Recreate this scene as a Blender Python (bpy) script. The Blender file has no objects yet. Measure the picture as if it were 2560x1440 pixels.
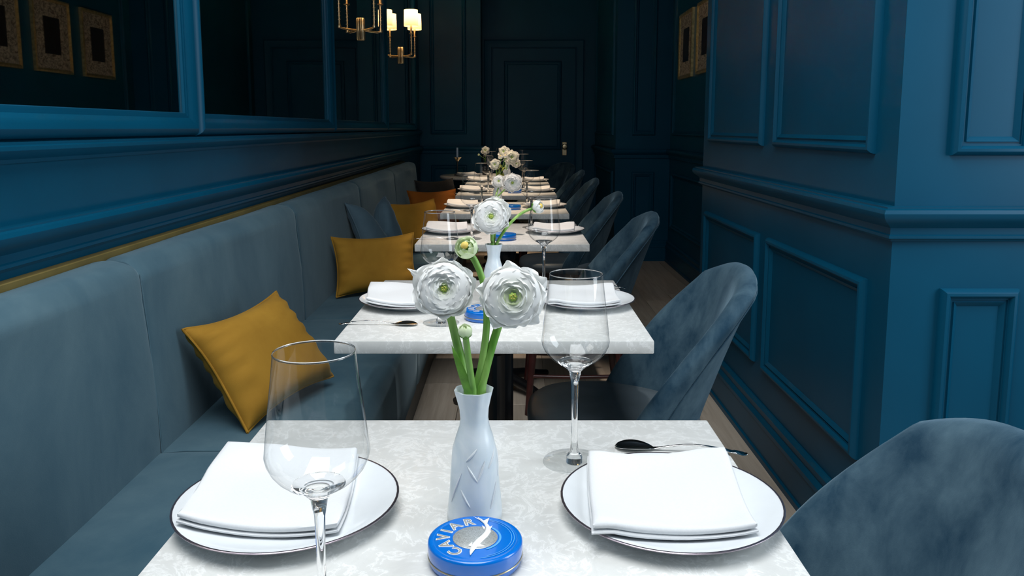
import bpy, bmesh, math, random
from mathutils import Vector, Matrix

random.seed(7)
scene = bpy.context.scene
COL = scene.collection
PI = math.pi
R = math.radians

# ------------------------------------------------------------------ camera
F_PX, PY0, PITCH, CAM_H = 1991.0, 586.0, math.atan(266 / 1991.0), 1.23
cam_data = bpy.data.cameras.new('camera')
cam_data.sensor_width = 36.0
cam_data.lens = 36.0 * F_PX / 2560.0
cam_data.shift_y = -(720.0 - PY0) / 2560.0
cam_data.clip_start = 0.02
cam = bpy.data.objects.new('camera', cam_data)
COL.objects.link(cam)
cam.location = (0, 0, CAM_H)
cam.rotation_euler = (PI / 2 - PITCH, 0, 0)
scene.camera = cam


def at(px, py, Y):
    """direction of a photo pixel followed to the depth Y at which the thing stands"""
    dx, dy = (px - 1280.0) / F_PX, (PY0 - py) / F_PX
    fy = math.cos(PITCH) + dy * math.sin(PITCH)
    fz = -math.sin(PITCH) + dy * math.cos(PITCH)
    t = Y / fy
    return Vector((dx * t, Y, CAM_H + fz * t))


# ------------------------------------------------------------------ world, exposure, daylight
w = bpy.data.worlds.new('world')
scene.world = w
w.use_nodes = True
w.node_tree.nodes['Background'].inputs[0].default_value = (0.55, 0.75, 1.0, 1)
w.node_tree.nodes['Background'].inputs[1].default_value = 0.3
vs = scene.view_settings
vs.view_transform = 'Standard'
vs.look = 'None'
vs.gamma = 1.0
vs.use_curve_mapping = False
vs.exposure = 0.25


def area_light(name, loc, rot, sx, sy, power, color):
    d = bpy.data.lights.new(name, 'AREA')
    d.shape = 'RECTANGLE'
    d.size, d.size_y, d.energy, d.color = sx, sy, power, color
    o = bpy.data.objects.new(name, d)
    COL.objects.link(o)
    o.location, o.rotation_euler = loc, rot
    return o


def spot_light(name, loc, target, power, color, angle, blend, radius):
    d = bpy.data.lights.new(name, 'SPOT')
    d.energy, d.color, d.spot_size, d.spot_blend, d.shadow_soft_size = power, color, R(angle), blend, radius
    o = bpy.data.objects.new(name, d)
    COL.objects.link(o)
    o.location = loc
    o.rotation_euler = (Vector(target) - Vector(loc)).to_track_quat('-Z', 'Y').to_euler()
    return o


# daylight through the shop window in the side of the bay
area_light('window_right_offscreen', (2.53, 0.85, 1.95), (R(90), 0, R(90)), 1.1, 2.1, 46, (0.84, 0.93, 1.0))
# the soft ceiling lighting over the near tables: their tops and the tops of the rails are lit from above
area_light('ceiling_light_offscreen', (-0.15, 0.5, 3.15), (0, 0, 0), 1.6, 2.0, 65, (0.95, 0.98, 1.0))
WARM = (1.0, 0.77, 0.55)
WHITE = (1.0, 0.96, 0.92)
# recessed ceiling spots over the row of tables
for yy, pw, colr in ((2.05, 62, WHITE), (3.5, 165, (1.0, 0.86, 0.75)), (4.75, 210, WARM), (6.0, 215, WARM), (7.1, 200, WARM), (8.1, 130, WARM)):
    spot_light('table_spot_offscreen', (-0.05, yy, 3.1), (-0.05, yy + 0.1, 0.7), pw, colr, 27, 0.75, 0.05)

# ------------------------------------------------------------------ materials
MATS = {}


def nodemat(name):
    m = bpy.data.materials.new(name)
    m.use_nodes = True
    nt = m.node_tree
    b = nt.nodes['Principled BSDF']
    MATS[name] = m
    return m, nt, b


def N(nt, kind, **kw):
    n = nt.nodes.new(kind)
    for k, v in kw.items():
        if k in n.inputs:
            n.inputs[k].default_value = v
        else:
            setattr(n, k, v)
    return n


def coords(nt, scale=(1, 1, 1), obj=True):
    tc = N(nt, 'ShaderNodeTexCoord')
    mp = N(nt, 'ShaderNodeMapping')
    mp.inputs['Scale'].default_value = scale
    nt.links.new(tc.outputs['Object' if obj else 'Generated'], mp.inputs['Vector'])
    return mp.outputs['Vector']


def ramp(nt, fac, stops):
    r = N(nt, 'ShaderNodeValToRGB')
    els = r.color_ramp.elements
    while len(els) < len(stops):
        els.new(0.5)
    for e, (p, c) in zip(els, stops):
        e.position = p
        e.color = (c[0], c[1], c[2], 1)
    nt.links.new(fac, r.inputs['Fac'])
    return r.outputs['Color']


def bump(nt, b, height, strength, dist=0.002):
    bp = N(nt, 'ShaderNodeBump')
    bp.inputs['Strength'].default_value = strength
    bp.inputs['Distance'].default_value = dist
    nt.links.new(height, bp.inputs['Height'])
    nt.links.new(bp.outputs['Normal'], b.inputs['Normal'])


def simple(name, color, rough=0.5, metal=0.0, var=0.12, nscale=30.0, bumpv=0.0, **extra):
    m, nt, b = nodemat(name)
    v = coords(nt)
    nz = N(nt, 'ShaderNodeTexNoise', Scale=nscale, Detail=4.0)
    nt.links.new(v, nz.inputs['Vector'])
    lo = [c * (1 - var) for c in color]
    hi = [min(1, c * (1 + var)) for c in color]
    nt.links.new(ramp(nt, nz.outputs['Fac'], [(0.3, lo), (0.7, hi)]), b.inputs['Base Color'])
    b.inputs['Roughness'].default_value = rough
    b.inputs['Metallic'].default_value = metal
    if bumpv:
        bump(nt, b, nz.outputs['Fac'], bumpv)
    for k, val in extra.items():
        b.inputs[k.replace('_', ' ')].default_value = val
    return m


simple('paint', (0.001, 0.068, 0.132), 0.40, var=0.08, nscale=3.0, Specular_IOR_Level=0.2)
simple('ceiling_paint', (0.02, 0.05, 0.08), 0.7, var=0.05)
simple('mahogany', (0.045, 0.012, 0.011), 0.3, var=0.4, nscale=25)
simple('iron', (0.006, 0.006, 0.007), 0.32, var=0.2)
simple('plinth_paint', (0.02, 0.03, 0.035), 0.45)
simple('china', (0.75, 0.78, 0.80), 0.12, var=0.02)
simple('rim_platinum', (0.30, 0.26, 0.30), 0.25, 0.9)
simple('silver', (0.78, 0.78, 0.77), 0.12, 1.0, var=0.05)
simple('brass', (0.86, 0.68, 0.42), 0.36, 1.0, var=0.12, nscale=60)
simple('gilt', (0.62, 0.50, 0.25), 0.4, 0.85, var=0.3, nscale=40)
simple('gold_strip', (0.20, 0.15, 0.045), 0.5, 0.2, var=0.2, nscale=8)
simple('linen', (0.75, 0.76, 0.77), 0.9, var=0.02, nscale=400, bumpv=0.08)
simple('tin_blue', (0.0, 0.155, 0.62), 0.22, var=0.03, Coat_Weight=0.5)
simple('tin_pale', (0.10, 0.38, 0.80), 0.3, var=0.03)
simple('tin_grey', (0.42, 0.40, 0.36), 0.4, 0.3, var=0.1)
simple('tin_white', (0.85, 0.86, 0.86), 0.3, var=0.02)
simple('tin_silver', (0.52, 0.54, 0.53), 0.45, 0.6, var=0.3, nscale=900)
simple('tin_gold', (0.55, 0.47, 0.30), 0.3, 0.7)
simple('black_print', (0.012, 0.012, 0.012), 0.35, var=0.5, nscale=25)
simple('candle_wax', (0.45, 0.62, 0.85), 0.5, var=0.05)
simple('dark_vase_glass', (0.02, 0.02, 0.022), 0.1)
simple('leaf', (0.12, 0.30, 0.03), 0.5, var=0.35, nscale=60)
simple('olive_leaf', (0.22, 0.24, 0.03), 0.55, var=0.35, nscale=60)
simple('flower_heart', (0.35, 0.52, 0.09), 0.6, var=0.35, nscale=200)
simple('stamen', (0.75, 0.55, 0.12), 0.6, var=0.2, nscale=200)


def petal_mat(name, base_c, tip_c):
    m, nt, b = nodemat(name)
    at_ = N(nt, 'ShaderNodeAttribute')
    at_.attribute_name = 'along'
    nt.links.new(ramp(nt, at_.outputs['Fac'], [(0.12, base_c), (0.62, tip_c)]), b.inputs['Base Color'])
    b.inputs['Roughness'].default_value = 0.85
    b.inputs['Specular IOR Level'].default_value = 0.15
    tl = N(nt, 'ShaderNodeBsdfTranslucent')
    nt.links.new(b.inputs['Base Color'].links[0].from_socket, tl.inputs['Color'])
    mx_ = N(nt, 'ShaderNodeMixShader')
    mx_.inputs[0].default_value = 0.30
    nt.links.new(b.outputs[0], mx_.inputs[1])
    nt.links.new(tl.outputs[0], mx_.inputs[2])
    nt.links.new(mx_.outputs[0], nt.nodes['Material Output'].inputs['Surface'])


petal_mat('petal', (0.72, 0.82, 0.50), (0.97, 0.97, 0.95))
petal_mat('petal_heart', (0.30, 0.50, 0.08), (0.74, 0.84, 0.52))
petal_mat('petal_bud', (0.18, 0.42, 0.07), (0.84, 0.92, 0.66))

# stem with pale side
m, nt, b = nodemat('stem')
v = coords(nt, (60, 60, 6))
nz = N(nt, 'ShaderNodeTexNoise', Scale=1.0, Detail=3.0)
nt.links.new(v, nz.inputs['Vector'])
nt.links.new(ramp(nt, nz.outputs['Fac'], [(0.3, (0.10, 0.30, 0.02)), (0.7, (0.36, 0.58, 0.16))]), b.inputs['Base Color'])
b.inputs['Roughness'].default_value = 0.45

# pearly milk glass of the bud vases
m, nt, b = nodemat('milk_glass')
v = coords(nt)
nz = N(nt, 'ShaderNodeTexNoise', Scale=18.0, Detail=3.0, Distortion=1.5)
nt.links.new(v, nz.inputs['Vector'])
nt.links.new(ramp(nt, nz.outputs['Fac'], [(0.35, (0.66, 0.74, 0.79)), (0.65, (0.78, 0.83, 0.86))]), b.inputs['Base Color'])
b.inputs['Roughness'].default_value = 0.22
b.inputs['Subsurface Weight'].default_value = 0.3
b.inputs['Subsurface Radius'].default_value = (0.01, 0.01, 0.012)

# clear glass
m, nt, b = nodemat('clear_glass')
b.inputs['Base Color'].default_value = (1, 1, 1, 1)
b.inputs['Roughness'].default_value = 0.0
b.inputs['IOR'].default_value = 1.48
b.inputs['Transmission Weight'].default_value = 1.0

# thin-walled glass: lets light straight through, mirrors by Fresnel, slightly grey where seen edge-on
m, nt, b = nodemat('thin_glass')
lw = N(nt, 'ShaderNodeLayerWeight')
lw.inputs['Blend'].default_value = 0.35
lf = N(nt, 'ShaderNodeLayerWeight')
lf.inputs['Blend'].default_value = 0.5
pw5 = N(nt, 'ShaderNodeMath', operation='POWER')
pw5.inputs[1].default_value = 4.0
nt.links.new(lf.outputs['Facing'], pw5.inputs[0])
fr = N(nt, 'ShaderNodeMath', operation='MULTIPLY_ADD')
fr.inputs[1].default_value = 0.7
fr.inputs[2].default_value = 0.05
nt.links.new(pw5.outputs[0], fr.inputs[0])
tr = N(nt, 'ShaderNodeBsdfTransparent')
gl = N(nt, 'ShaderNodeBsdfGlossy')
gl.inputs['Roughness'].default_value = 0.0
nt.links.new(ramp(nt, lw.outputs['Facing'], [(0.0, (0.99, 0.995, 0.995)), (0.72, (0.975, 0.98, 0.98)), (1.0, (0.40, 0.46, 0.50))]), tr.inputs['Color'])
mx = N(nt, 'ShaderNodeMixShader')
nt.links.new(fr.outputs[0], mx.inputs[0])
nt.links.new(tr.outputs[0], mx.inputs[1])
nt.links.new(gl.outputs[0], mx.inputs[2])
nt.links.new(mx.outputs[0], nt.nodes['Material Output'].inputs['Surface'])
nt.nodes.remove(b)

# dark smoked mirror
m, nt, b = nodemat('smoked_mirror')
v = coords(nt)
nz = N(nt, 'ShaderNodeTexNoise', Scale=2.0, Detail=2.0)
nt.links.new(v, nz.inputs['Vector'])
nt.links.new(ramp(nt, nz.outputs['Fac'], [(0.3, (0.60, 0.58, 0.54)), (0.7, (0.68, 0.66, 0.61))]), b.inputs['Base Color'])
b.inputs['Metallic'].default_value = 1.0
b.inputs['Roughness'].default_value = 0.015

# pale quartz with soft white veins
m, nt, b = nodemat('quartz')
v = coords(nt)
n1 = N(nt, 'ShaderNodeTexNoise', Scale=14.0, Detail=5.0, Distortion=1.6)
nt.links.new(v, n1.inputs['Vector'])
mix = N(nt, 'ShaderNodeMixRGB')
mix.inputs['Fac'].default_value = 0.10
nt.links.new(v, mix.inputs['Color1'])
nt.links.new(n1.outputs['Color'], mix.inputs['Color2'])
n2 = N(nt, 'ShaderNodeTexNoise', Scale=22.0, Detail=6.0, Roughness=0.6)
nt.links.new(mix.outputs['Color'], n2.inputs['Vector'])
sub = N(nt, 'ShaderNodeMath', operation='SUBTRACT')
sub.inputs[1].default_value = 0.5
nt.links.new(n2.outputs['Fac'], sub.inputs[0])
ab = N(nt, 'ShaderNodeMath', operation='ABSOLUTE')
nt.links.new(sub.outputs[0], ab.inputs[0])
nt.links.new(ramp(nt, ab.outputs[0], [(0.0, (0.86, 0.86, 0.84)), (0.035, (0.72, 0.72, 0.695)), (0.2, (0.67, 0.67, 0.645))]),
             b.inputs['Base Color'])
b.inputs['Roughness'].default_value = 0.28


def velvet(name, dark, light, nscale=5.0, sheen=(0.5, 0.62, 0.7), sheen_w=0.5):
    m, nt, b = nodemat(name)
    v = coords(nt, (1, 1, 0.6))
    oi = N(nt, 'ShaderNodeObjectInfo')
    ad = N(nt, 'ShaderNodeVectorMath', operation='ADD')
    nt.links.new(v, ad.inputs[0])
    nt.links.new(oi.outputs['Location'], ad.inputs[1])
    n1 = N(nt, 'ShaderNodeTexNoise', Scale=nscale, Detail=6.0, Roughness=0.62, Distortion=0.3)
    n2 = N(nt, 'ShaderNodeTexNoise', Scale=700.0, Detail=2.0)
    nt.links.new(ad.outputs[0], n1.inputs['Vector'])
    nt.links.new(ad.outputs[0], n2.inputs['Vector'])
    nt.links.new(ramp(nt, n1.outputs['Fac'], [(0.32, dark), (0.72, light)]), b.inputs['Base Color'])
    b.inputs['Roughness'].default_value = 0.85
    b.inputs['Sheen Weight'].default_value = sheen_w
    b.inputs['Sheen Roughness'].default_value = 0.35
    b.inputs['Sheen Tint'].default_value = (*sheen, 1)
    b.inputs['Specular IOR Level'].default_value = 0.15
    bump(nt, b, n2.outputs['Fac'], 0.25, 0.001)


velvet('velvet_chair', (0.016, 0.050, 0.085), (0.085, 0.150, 0.195), 15.0, (0.40, 0.58, 0.70), 0.75)
velvet('velvet_bench', (0.040, 0.092, 0.128), (0.086, 0.150, 0.182), 4.0, (0.5, 0.65, 0.72), 0.45)
velvet('velvet_cushion_blue', (0.065, 0.115, 0.155), (0.10, 0.165, 0.21), 4.0)
velvet('velvet_mustard', (0.30, 0.150, 0.018), (0.42, 0.225, 0.030), 5.0, (0.8, 0.6, 0.25), 0.25)
velvet('velvet_rust', (0.26, 0.080, 0.012), (0.36, 0.120, 0.018), 5.0, (0.8, 0.5, 0.25), 0.25)
velvet('velvet_dark', (0.035, 0.034, 0.034), (0.06, 0.056, 0.052), 5.0, (0.4, 0.4, 0.4), 0.2)
simple('seat_leather', (0.115, 0.145, 0.165), 0.42, var=0.15, nscale=12, bumpv=0.03)

# oak planks: grain along the plank, tone from each plank's own random number
m, nt, b = nodemat('oak')
v = coords(nt, (45, 2.2, 10))
oi = N(nt, 'ShaderNodeObjectInfo')
n1 = N(nt, 'ShaderNodeTexNoise', Scale=1.0, Detail=6.0, Roughness=0.6, Distortion=0.6)
ad = N(nt, 'ShaderNodeVectorMath', operation='ADD')
nt.links.new(v, ad.inputs[0])
cx = N(nt, 'ShaderNodeCombineXYZ')
mu = N(nt, 'ShaderNodeMath', operation='MULTIPLY')
mu.inputs[1].default_value = 40.0
nt.links.new(oi.outputs['Random'], mu.inputs[0])
nt.links.new(mu.outputs[0], cx.inputs['X'])
nt.links.new(mu.outputs[0], cx.inputs['Y'])
nt.links.new(cx.outputs[0], ad.inputs[1])
nt.links.new(ad.outputs[0], n1.inputs['Vector'])
hs = N(nt, 'ShaderNodeHueSaturation')
mr = N(nt, 'ShaderNodeMapRange')
mr.inputs['To Min'].default_value = 0.8
mr.inputs['To Max'].default_value = 1.15
nt.links.new(oi.outputs['Random'], mr.inputs['Value'])
nt.links.new(mr.outputs[0], hs.inputs['Value'])
nt.links.new(ramp(nt, n1.outputs['Fac'], [(0.3, (0.46, 0.375, 0.29)), (0.7, (0.62, 0.53, 0.43))]), hs.inputs['Color'])
nt.links.new(hs.outputs[0], b.inputs['Base Color'])
b.inputs['Roughness'].default_value = 0.5
simple('floor_joint', (0.05, 0.035, 0.025), 0.8)

# marbled paper mounts of the pictures
m, nt, b = nodemat('marbled_paper')
v = coords(nt)
n1 = N(nt, 'ShaderNodeTexNoise', Scale=7.0, Detail=3.0, Distortion=3.0)
nt.links.new(v, n1.inputs['Vector'])
wv = N(nt, 'ShaderNodeTexNoise', Scale=22.0, Detail=7.0, Distortion=3.0)
nt.links.new(v, wv.inputs['Vector'])
nt.links.new(ramp(nt, wv.outputs['Fac'], [(0.38, (0.10, 0.085, 0.065)), (0.60, (0.46, 0.42, 0.34))]), b.inputs['Base Color'])
b.inputs['Roughness'].default_value = 0.7

# lit fabric lamp shades
m, nt, b = nodemat('lamp_shade')
v = coords(nt, (1, 1, 60))
nz = N(nt, 'ShaderNodeTexNoise', Scale=3.0)
nt.links.new(v, nz.inputs['Vector'])
nt.links.new(ramp(nt, nz.outputs['Fac'], [(0.3, (1.0, 0.66, 0.38)), (0.7, (1.0, 0.74, 0.47))]), b.inputs['Emission Color'])
b.inputs['Base Color'].default_value = (0.9, 0.8, 0.65, 1)
b.inputs['Emission Strength'].default_value = 0.3
b.inputs['Roughness'].default_value = 0.9
tl = N(nt, 'ShaderNodeBsdfTranslucent')
tl.inputs['Color'].default_value = (0.85, 0.78, 0.66, 1)
mx = N(nt, 'ShaderNodeMixShader')
mx.inputs[0].default_value = 0.55
nt.links.new(b.outputs[0], mx.inputs[1])
nt.links.new(tl.outputs[0], mx.inputs[2])
nt.links.new(mx.outputs[0], nt.nodes['Material Output'].inputs['Surface'])
m, nt, b = nodemat('lamp_bulb')
v = coords(nt)
b.inputs['Emission Color'].default_value = (1.0, 0.8, 0.5, 1)
b.inputs['Emission Strength'].default_value = 6.0

# ------------------------------------------------------------------ mesh helpers
MESHES = {}


def mesh_from(key, verts, faces, mat, smooth=True, attr=None, angle=None):
    me = bpy.data.meshes.new(key)
    me.from_pydata([tuple(p) for p in verts], [], faces)
    me.validate()
    bm = bmesh.new()
    bm.from_mesh(me)
    bmesh.ops.recalc_face_normals(bm, faces=bm.faces)
    bm.to_mesh(me)
    bm.free()
    me.materials.append(MATS[mat])
    if smooth:
        me.polygons.foreach_set('use_smooth', [True] * len(me.polygons))
        if angle:
            me.set_sharp_from_angle(angle=R(angle))
    if attr is not None:
        a = me.attributes.new('along', 'FLOAT', 'POINT')
        a.data.foreach_set('value', attr)
    me.update()
    return me


def cached(key, fn):
    if key not in MESHES:
        MESHES[key] = fn()
    return MESHES[key]


def obj(name, me, parent=None, loc=(0, 0, 0), rot=(0, 0, 0), scl=None):
    o = bpy.data.objects.new(name, me)
    COL.objects.link(o)
    o.location, o.rotation_euler = loc, rot
    if scl is not None:
        o.scale = scl if hasattr(scl, '__len__') else (scl, scl, scl)
    if parent is not None:
        o.parent = parent
    return o


def tag(o, label, cat, group=None, kind=None):
    o['label'] = label
    o['category'] = cat
    if group:
        o['group'] = group
    if kind:
        o['kind'] = kind
    return o


def thing(name, label, cat, loc=(0, 0, 0), rz=0.0, group=None, kind=None):
    o = bpy.data.objects.new(name, None)
    COL.objects.link(o)
    o.location, o.rotation_euler = loc, (0, 0, rz)
    o.empty_display_size = 0.05
    return tag(o, label, cat, group, kind)


def box_mesh(key, x0, x1, y0, y1, z0, z1, mat, bev=0.0, seg=2):
    bm = bmesh.new()
    bmesh.ops.create_cube(bm, size=1.0)
    for vv in bm.verts:
        vv.co = Vector(((x0 + x1) / 2 + vv.co.x * (x1 - x0), (y0 + y1) / 2 + vv.co.y * (y1 - y0), (z0 + z1) / 2 + vv.co.z * (z1 - z0)))
    if bev:
        bmesh.ops.bevel(bm, geom=list(bm.edges), offset=bev, segments=seg, profile=0.5, affect='EDGES')
    me = bpy.data.meshes.new(key)
    bm.to_mesh(me)
    bm.free()
    me.materials.append(MATS[mat])
    if bev:
        me.polygons.foreach_set('use_smooth', [True] * len(me.polygons))
        me.set_sharp_from_angle(angle=R(40))
    return me


def lathe_data(profile, n=32, fn=None):
    """profile: (r, z) list from bottom axis to top; closed on the axis where r == 0"""
    verts, faces, rings = [], [], []
    for (r, z) in profile:
        if r <= 1e-7:
            rings.append([len(verts)])
            verts.append(Vector((0, 0, z)))
        else:
            ring = []
            for k in range(n):
                a = 2 * PI * k / n
                rr = r * (fn(a, z) if fn else 1.0)
                ring.append(len(verts))
                verts.append(Vector((rr * math.cos(a), rr * math.sin(a), z)))
            rings.append(ring)
    for A, B in zip(rings[:-1], rings[1:]):
        for k in range(n):
            k2 = (k + 1) % n
            if len(A) == 1 and len(B) == 1:
                continue
            if len(A) == 1:
                faces.append((A[0], B[k], B[k2]))
            elif len(B) == 1:
                faces.append((A[k], A[k2], B[0]))
            else:
                faces.append((A[k], A[k2], B[k2], B[k]))
    return verts, faces


def lathe(key, profile, mat, n=32, fn=None, angle=50):
    return mesh_from(key, *lathe_data(profile, n, fn), mat, angle=angle)


def tube_data(path, radii, n=8, cap=True):
    path = [Vector(p) for p in path]
    if not hasattr(radii, '__len__'):
        radii = [radii] * len(path)
    verts, faces = [], []
    up = Vector((0.13, 0.37, 0.92)).normalized()
    for i, p in enumerate(path):
        d = (path[min(i + 1, len(path) - 1)] - path[max(i - 1, 0)]).normalized()
        side = d.cross(up)
        if side.length < 1e-3:
            side = d.cross(Vector((1, 0, 0)))
        side.normalize()
        u2 = side.cross(d).normalized()
        for k in range(n):
            a = 2 * PI * k / n
            verts.append(p + (side * math.cos(a) + u2 * math.sin(a)) * radii[i])
    for i in range(len(path) - 1):
        for k in range(n):
            k2 = (k + 1) % n
            faces.append((i * n + k, i * n + k2, (i + 1) * n + k2, (i + 1) * n + k))
    if cap:
        faces.append(tuple(range(n - 1, -1, -1)))
        faces.append(tuple((len(path) - 1) * n + k for k in range(n)))
    return verts, faces


def tube(key, path, radii, mat, n=8):
    return mesh_from(key, *tube_data(path, radii, n), mat, angle=60)


def merge(parts):
    V, F = [], []
    for v_, f_ in parts:
        o = len(V)
        V += list(v_)
        F += [tuple(i + o for i in f) for f in f_]
    return V, F


def bez(p0, p1, p2, n=10):
    p0, p1, p2 = Vector(p0), Vector(p1), Vector(p2)
    return [p0 * (1 - t) ** 2 + p1 * 2 * t * (1 - t) + p2 * t * t for t in [i / (n - 1) for i in range(n)]]


def sweep(key, path, profile, mat):
    """path: XY points, room on the right-hand side; profile: closed loop of (out, z)"""
    P = [Vector((p[0], p[1])) for p in path]
    nrm = []
    for a, b_ in zip(P[:-1], P[1:]):
        d = (b_ - a).normalized()
        nrm.append(Vector((d.y, -d.x)))
    verts, faces = [], []
    m_ = len(profile)
    for i, p in enumerate(P):
        if i == 0:
            off = nrm[0]
        elif i == len(P) - 1:
            off = nrm[-1]
        else:
            s = nrm[i - 1] + nrm[i]
            off = s / s.dot(nrm[i])
        for (o_, z) in profile:
            q = p + off * o_
            verts.append((q.x, q.y, z))
    for i in range(len(P) - 1):
        for k in range(m_):
            k2 = (k + 1) % m_
            faces.append((i * m_ + k, (i + 1) * m_ + k, (i + 1) * m_ + k2, i * m_ + k2))
    faces.append(tuple(range(m_)))
    faces.append(tuple((len(P) - 1) * m_ + k for k in range(m_ - 1, -1, -1)))
    return mesh_from(key, verts, faces, mat, smooth=True, angle=32)


def frame_mesh(key, a0, a1, b0, b1, prof, mat, origin, U, V, Nn):
    """mitred moulding round a rectangle; prof: (inset, height) from the outer edge inwards"""
    origin, U, V, Nn = Vector(origin), Vector(U), Vector(V), Vector(Nn)
    verts, faces = [], []
    m_ = len(prof)
    for (s, h) in prof:
        for (a, b_) in ((a0 + s, b0 + s), (a1 - s, b0 + s), (a1 - s, b1 - s), (a0 + s, b1 - s)):
            verts.append(origin + U * a + V * b_ + Nn * h)
    for k in range(m_):
        k2 = (k + 1) % m_
        for c in range(4):
            c2 = (c + 1) % 4
            faces.append((k * 4 + c, k * 4 + c2, k2 * 4 + c2, k2 * 4 + c))
    return mesh_from(key, verts, faces, mat, smooth=True, angle=28)


# ------------------------------------------------------------------ the room
XL, XR, XA, XF = -1.0, 0.95, 1.45, 2.45         # left wall, right pier, alcove wall, wall of the window bay
YN, YP, YE, YW, YC, YD = -1.5, 1.97, 3.97, 7.35, 8.7, 9.2
ZC = 3.2
PANEL_Z0 = 1.163


def struct(name, me, label, cat):
    return tag(obj(name, me), label, cat, kind='structure')


floor = struct('floor', box_mesh('floor', XL - 0.1, XF + 0.1, YN, YD + 0.1, -0.08, -0.012, 'floor_joint'),
               'pale oak plank floor running under the tables', 'floor')
# planks run the length of the room
pw_, k = 0.2, 0
xcol = -0.44
pl_mesh = {}
while xcol < XF:
    y = YN + random.uniform(-1.2, 0)
    y = max(y, YN)
    while y < YD:
        L = random.choice((1.3, 1.5, 1.7))
        y1 = min(y + L, YD)
        if y == YN:
            y1 = min(y + random.uniform(0.5, 1.6), YD)
        if xcol > 1.4 and y1 > 2.0:
            break
        if y1 - y > 0.05:
            key = round(y1 - y, 2)
            if key not in pl_mesh:
                pl_mesh[key] = box_mesh('plank', 0.0008, pw_ - 0.0008, 0.001, key - 0.001, -0.012, 0.0, 'oak', 0.0012, 1)
            obj('plank', pl_mesh[key], floor, (xcol, y, 0))
        y = y1
    xcol += pw_
struct('ceiling', box_mesh('ceiling', XL - 0.1, XF + 0.1, YN, YD + 0.1, ZC, ZC + 0.1, 'ceiling_paint'), 'dark blue painted flat ceiling', 'ceiling')
wl = struct('wall_left', box_mesh('wall_left', XL - 0.1, XL, YN, YC, 0, ZC, 'paint'),
            'peacock blue wall behind the banquette carrying the mirrors', 'wall')
wcol = struct('wall_column', box_mesh('wall_column', XL - 0.1, -0.335, YC, YD, 0, ZC, 'paint'), 'dark blue panelled pier left of the door', 'wall')
wb = struct('wall_back', box_mesh('wall_back', -0.335, XR, YD, YD + 0.1, 0, ZC, 'paint'), 'dark blue end wall around the door', 'wall')
wp = struct('wall_pier', box_mesh('wall_pier', XR, XA + 0.1, YW, YD + 0.1, 0, ZC, 'paint'), 'dark blue panelled pier right of the door', 'wall')
wa = struct('wall_alcove', box_mesh('wall_alcove', XA, XA + 0.1, YE, YW, 0, ZC, 'paint'), 'dark blue recessed wall hung with gilt framed pictures', 'wall')
wr = struct('wall_right', box_mesh('wall_right', XR, XF + 0.1, YP, YE, 0, ZC, 'paint'), 'bright peacock blue panelled pier beside the chairs', 'wall')
wy = struct('wall_bay', box_mesh('wall_bay', XF, XF + 0.1, YN, YP, 0, 0.85, 'paint'), 'blue side wall of the bay with the shop window', 'wall')
obj('wall_piece', box_mesh('wall_piece', XF, XF + 0.1, YN, YP, 3.02, ZC, 'paint'), wy)
obj('wall_piece', box_mesh('wall_piece', XF, XF + 0.1, YN, 0.28, 0.85, 3.02, 'paint'), wy)
obj('wall_piece', box_mesh('wall_piece', XF, XF + 0.1, 1.42, YP, 0.85, 3.02, 'paint'), wy)
fw = frame_mesh('window_frame', 0.28, 1.42, 0.85, 3.02, [(0, 0), (0, 0.06), (0.05, 0.06), (0.05, 0)], 'paint', (XF + 0.07, 0, 0), (0, 1, 0), (0, 0, 1), (-1, 0, 0))
struct('window_1', fw, 'blue framed shop window in the side of the bay', 'window')
struct('wall_front', box_mesh('wall_front', XL - 0.1, XF + 0.1, YN - 0.1, YN, 0, ZC, 'paint'), 'blue wall at the open end of the table row', 'wall')

# --- rails and skirting
DADO = [(0, 0.95), (0.006, 0.95), (0.010, 0.956), (0.016, 0.958), (0.016, 0.965), (0.012, 0.968), (0.012, 0.984), (0.020, 0.992), (0.034, 1.002),
        (0.042, 1.012), (0.044, 1.022), (0.040, 1.031), (0.032, 1.034), (0.032, 1.038), (0.0, 1.038)]
SKIRT = [(0, 0.0), (0.030, 0.0), (0.030, 0.02), (0.022, 0.024), (0.022, 0.125), (0.026, 0.13), (0.026, 0.145), (0.014, 0.160), (0.017, 0.170),
         (0.017, 0.185), (0.006, 0.195), (0.0, 0.195)]
UPPER = [(0, 1.160), (0.008, 1.160), (0.012, 1.168), (0.026, 1.176), (0.034, 1.186), (0.034, 1.194), (0.028, 1.197), (0.028, 1.203), (0.0, 1.203)]
left_path = [(XL, YN), (XL, YC), (-0.335, YC), (-0.335, YD)]
right_path = [(XR, YD), (XR, YW), (XA, YW), (XA, YE), (XR, YE), (XR, YP), (XF, YP)]
struct('trim_1', sweep('trim_1', left_path, DADO, 'paint'), 'moulded blue dado rail just above the banquette', 'trim')
struct('trim_2', sweep('trim_2', [(XL, YN), (XL, YC - 0.02)], UPPER, 'paint'), 'blue ledge moulding running under the mirrors', 'trim')
struct('trim_3', sweep('trim_3', right_path, DADO, 'paint'), 'moulded blue dado rail around the panelled piers', 'trim')
struct('baseboard_right', sweep('baseboard_right', right_path, SKIRT, 'paint'), 'tall stepped blue skirting board along the aisle', 'baseboard')
struct('baseboard_left', sweep('baseboard_left', [(XL, 7.5), (XL, YC), (-0.335, YC), (-0.335, YD)], SKIRT, 'paint'),
       'dark skirting board around the pier left of the door', 'baseboard')

# --- panel mouldings
PMOLD = [(0, 0), (0, 0.006), (0.004, 0.014), (0.010, 0.019), (0.017, 0.020), (0.022, 0.015), (0.024, 0.009), (0.028, 0.009), (0.028, 0.006),
         (0.033, 0.006), (0.034, 0.010), (0.042, 0.004), (0.046, 0.0)]


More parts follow.
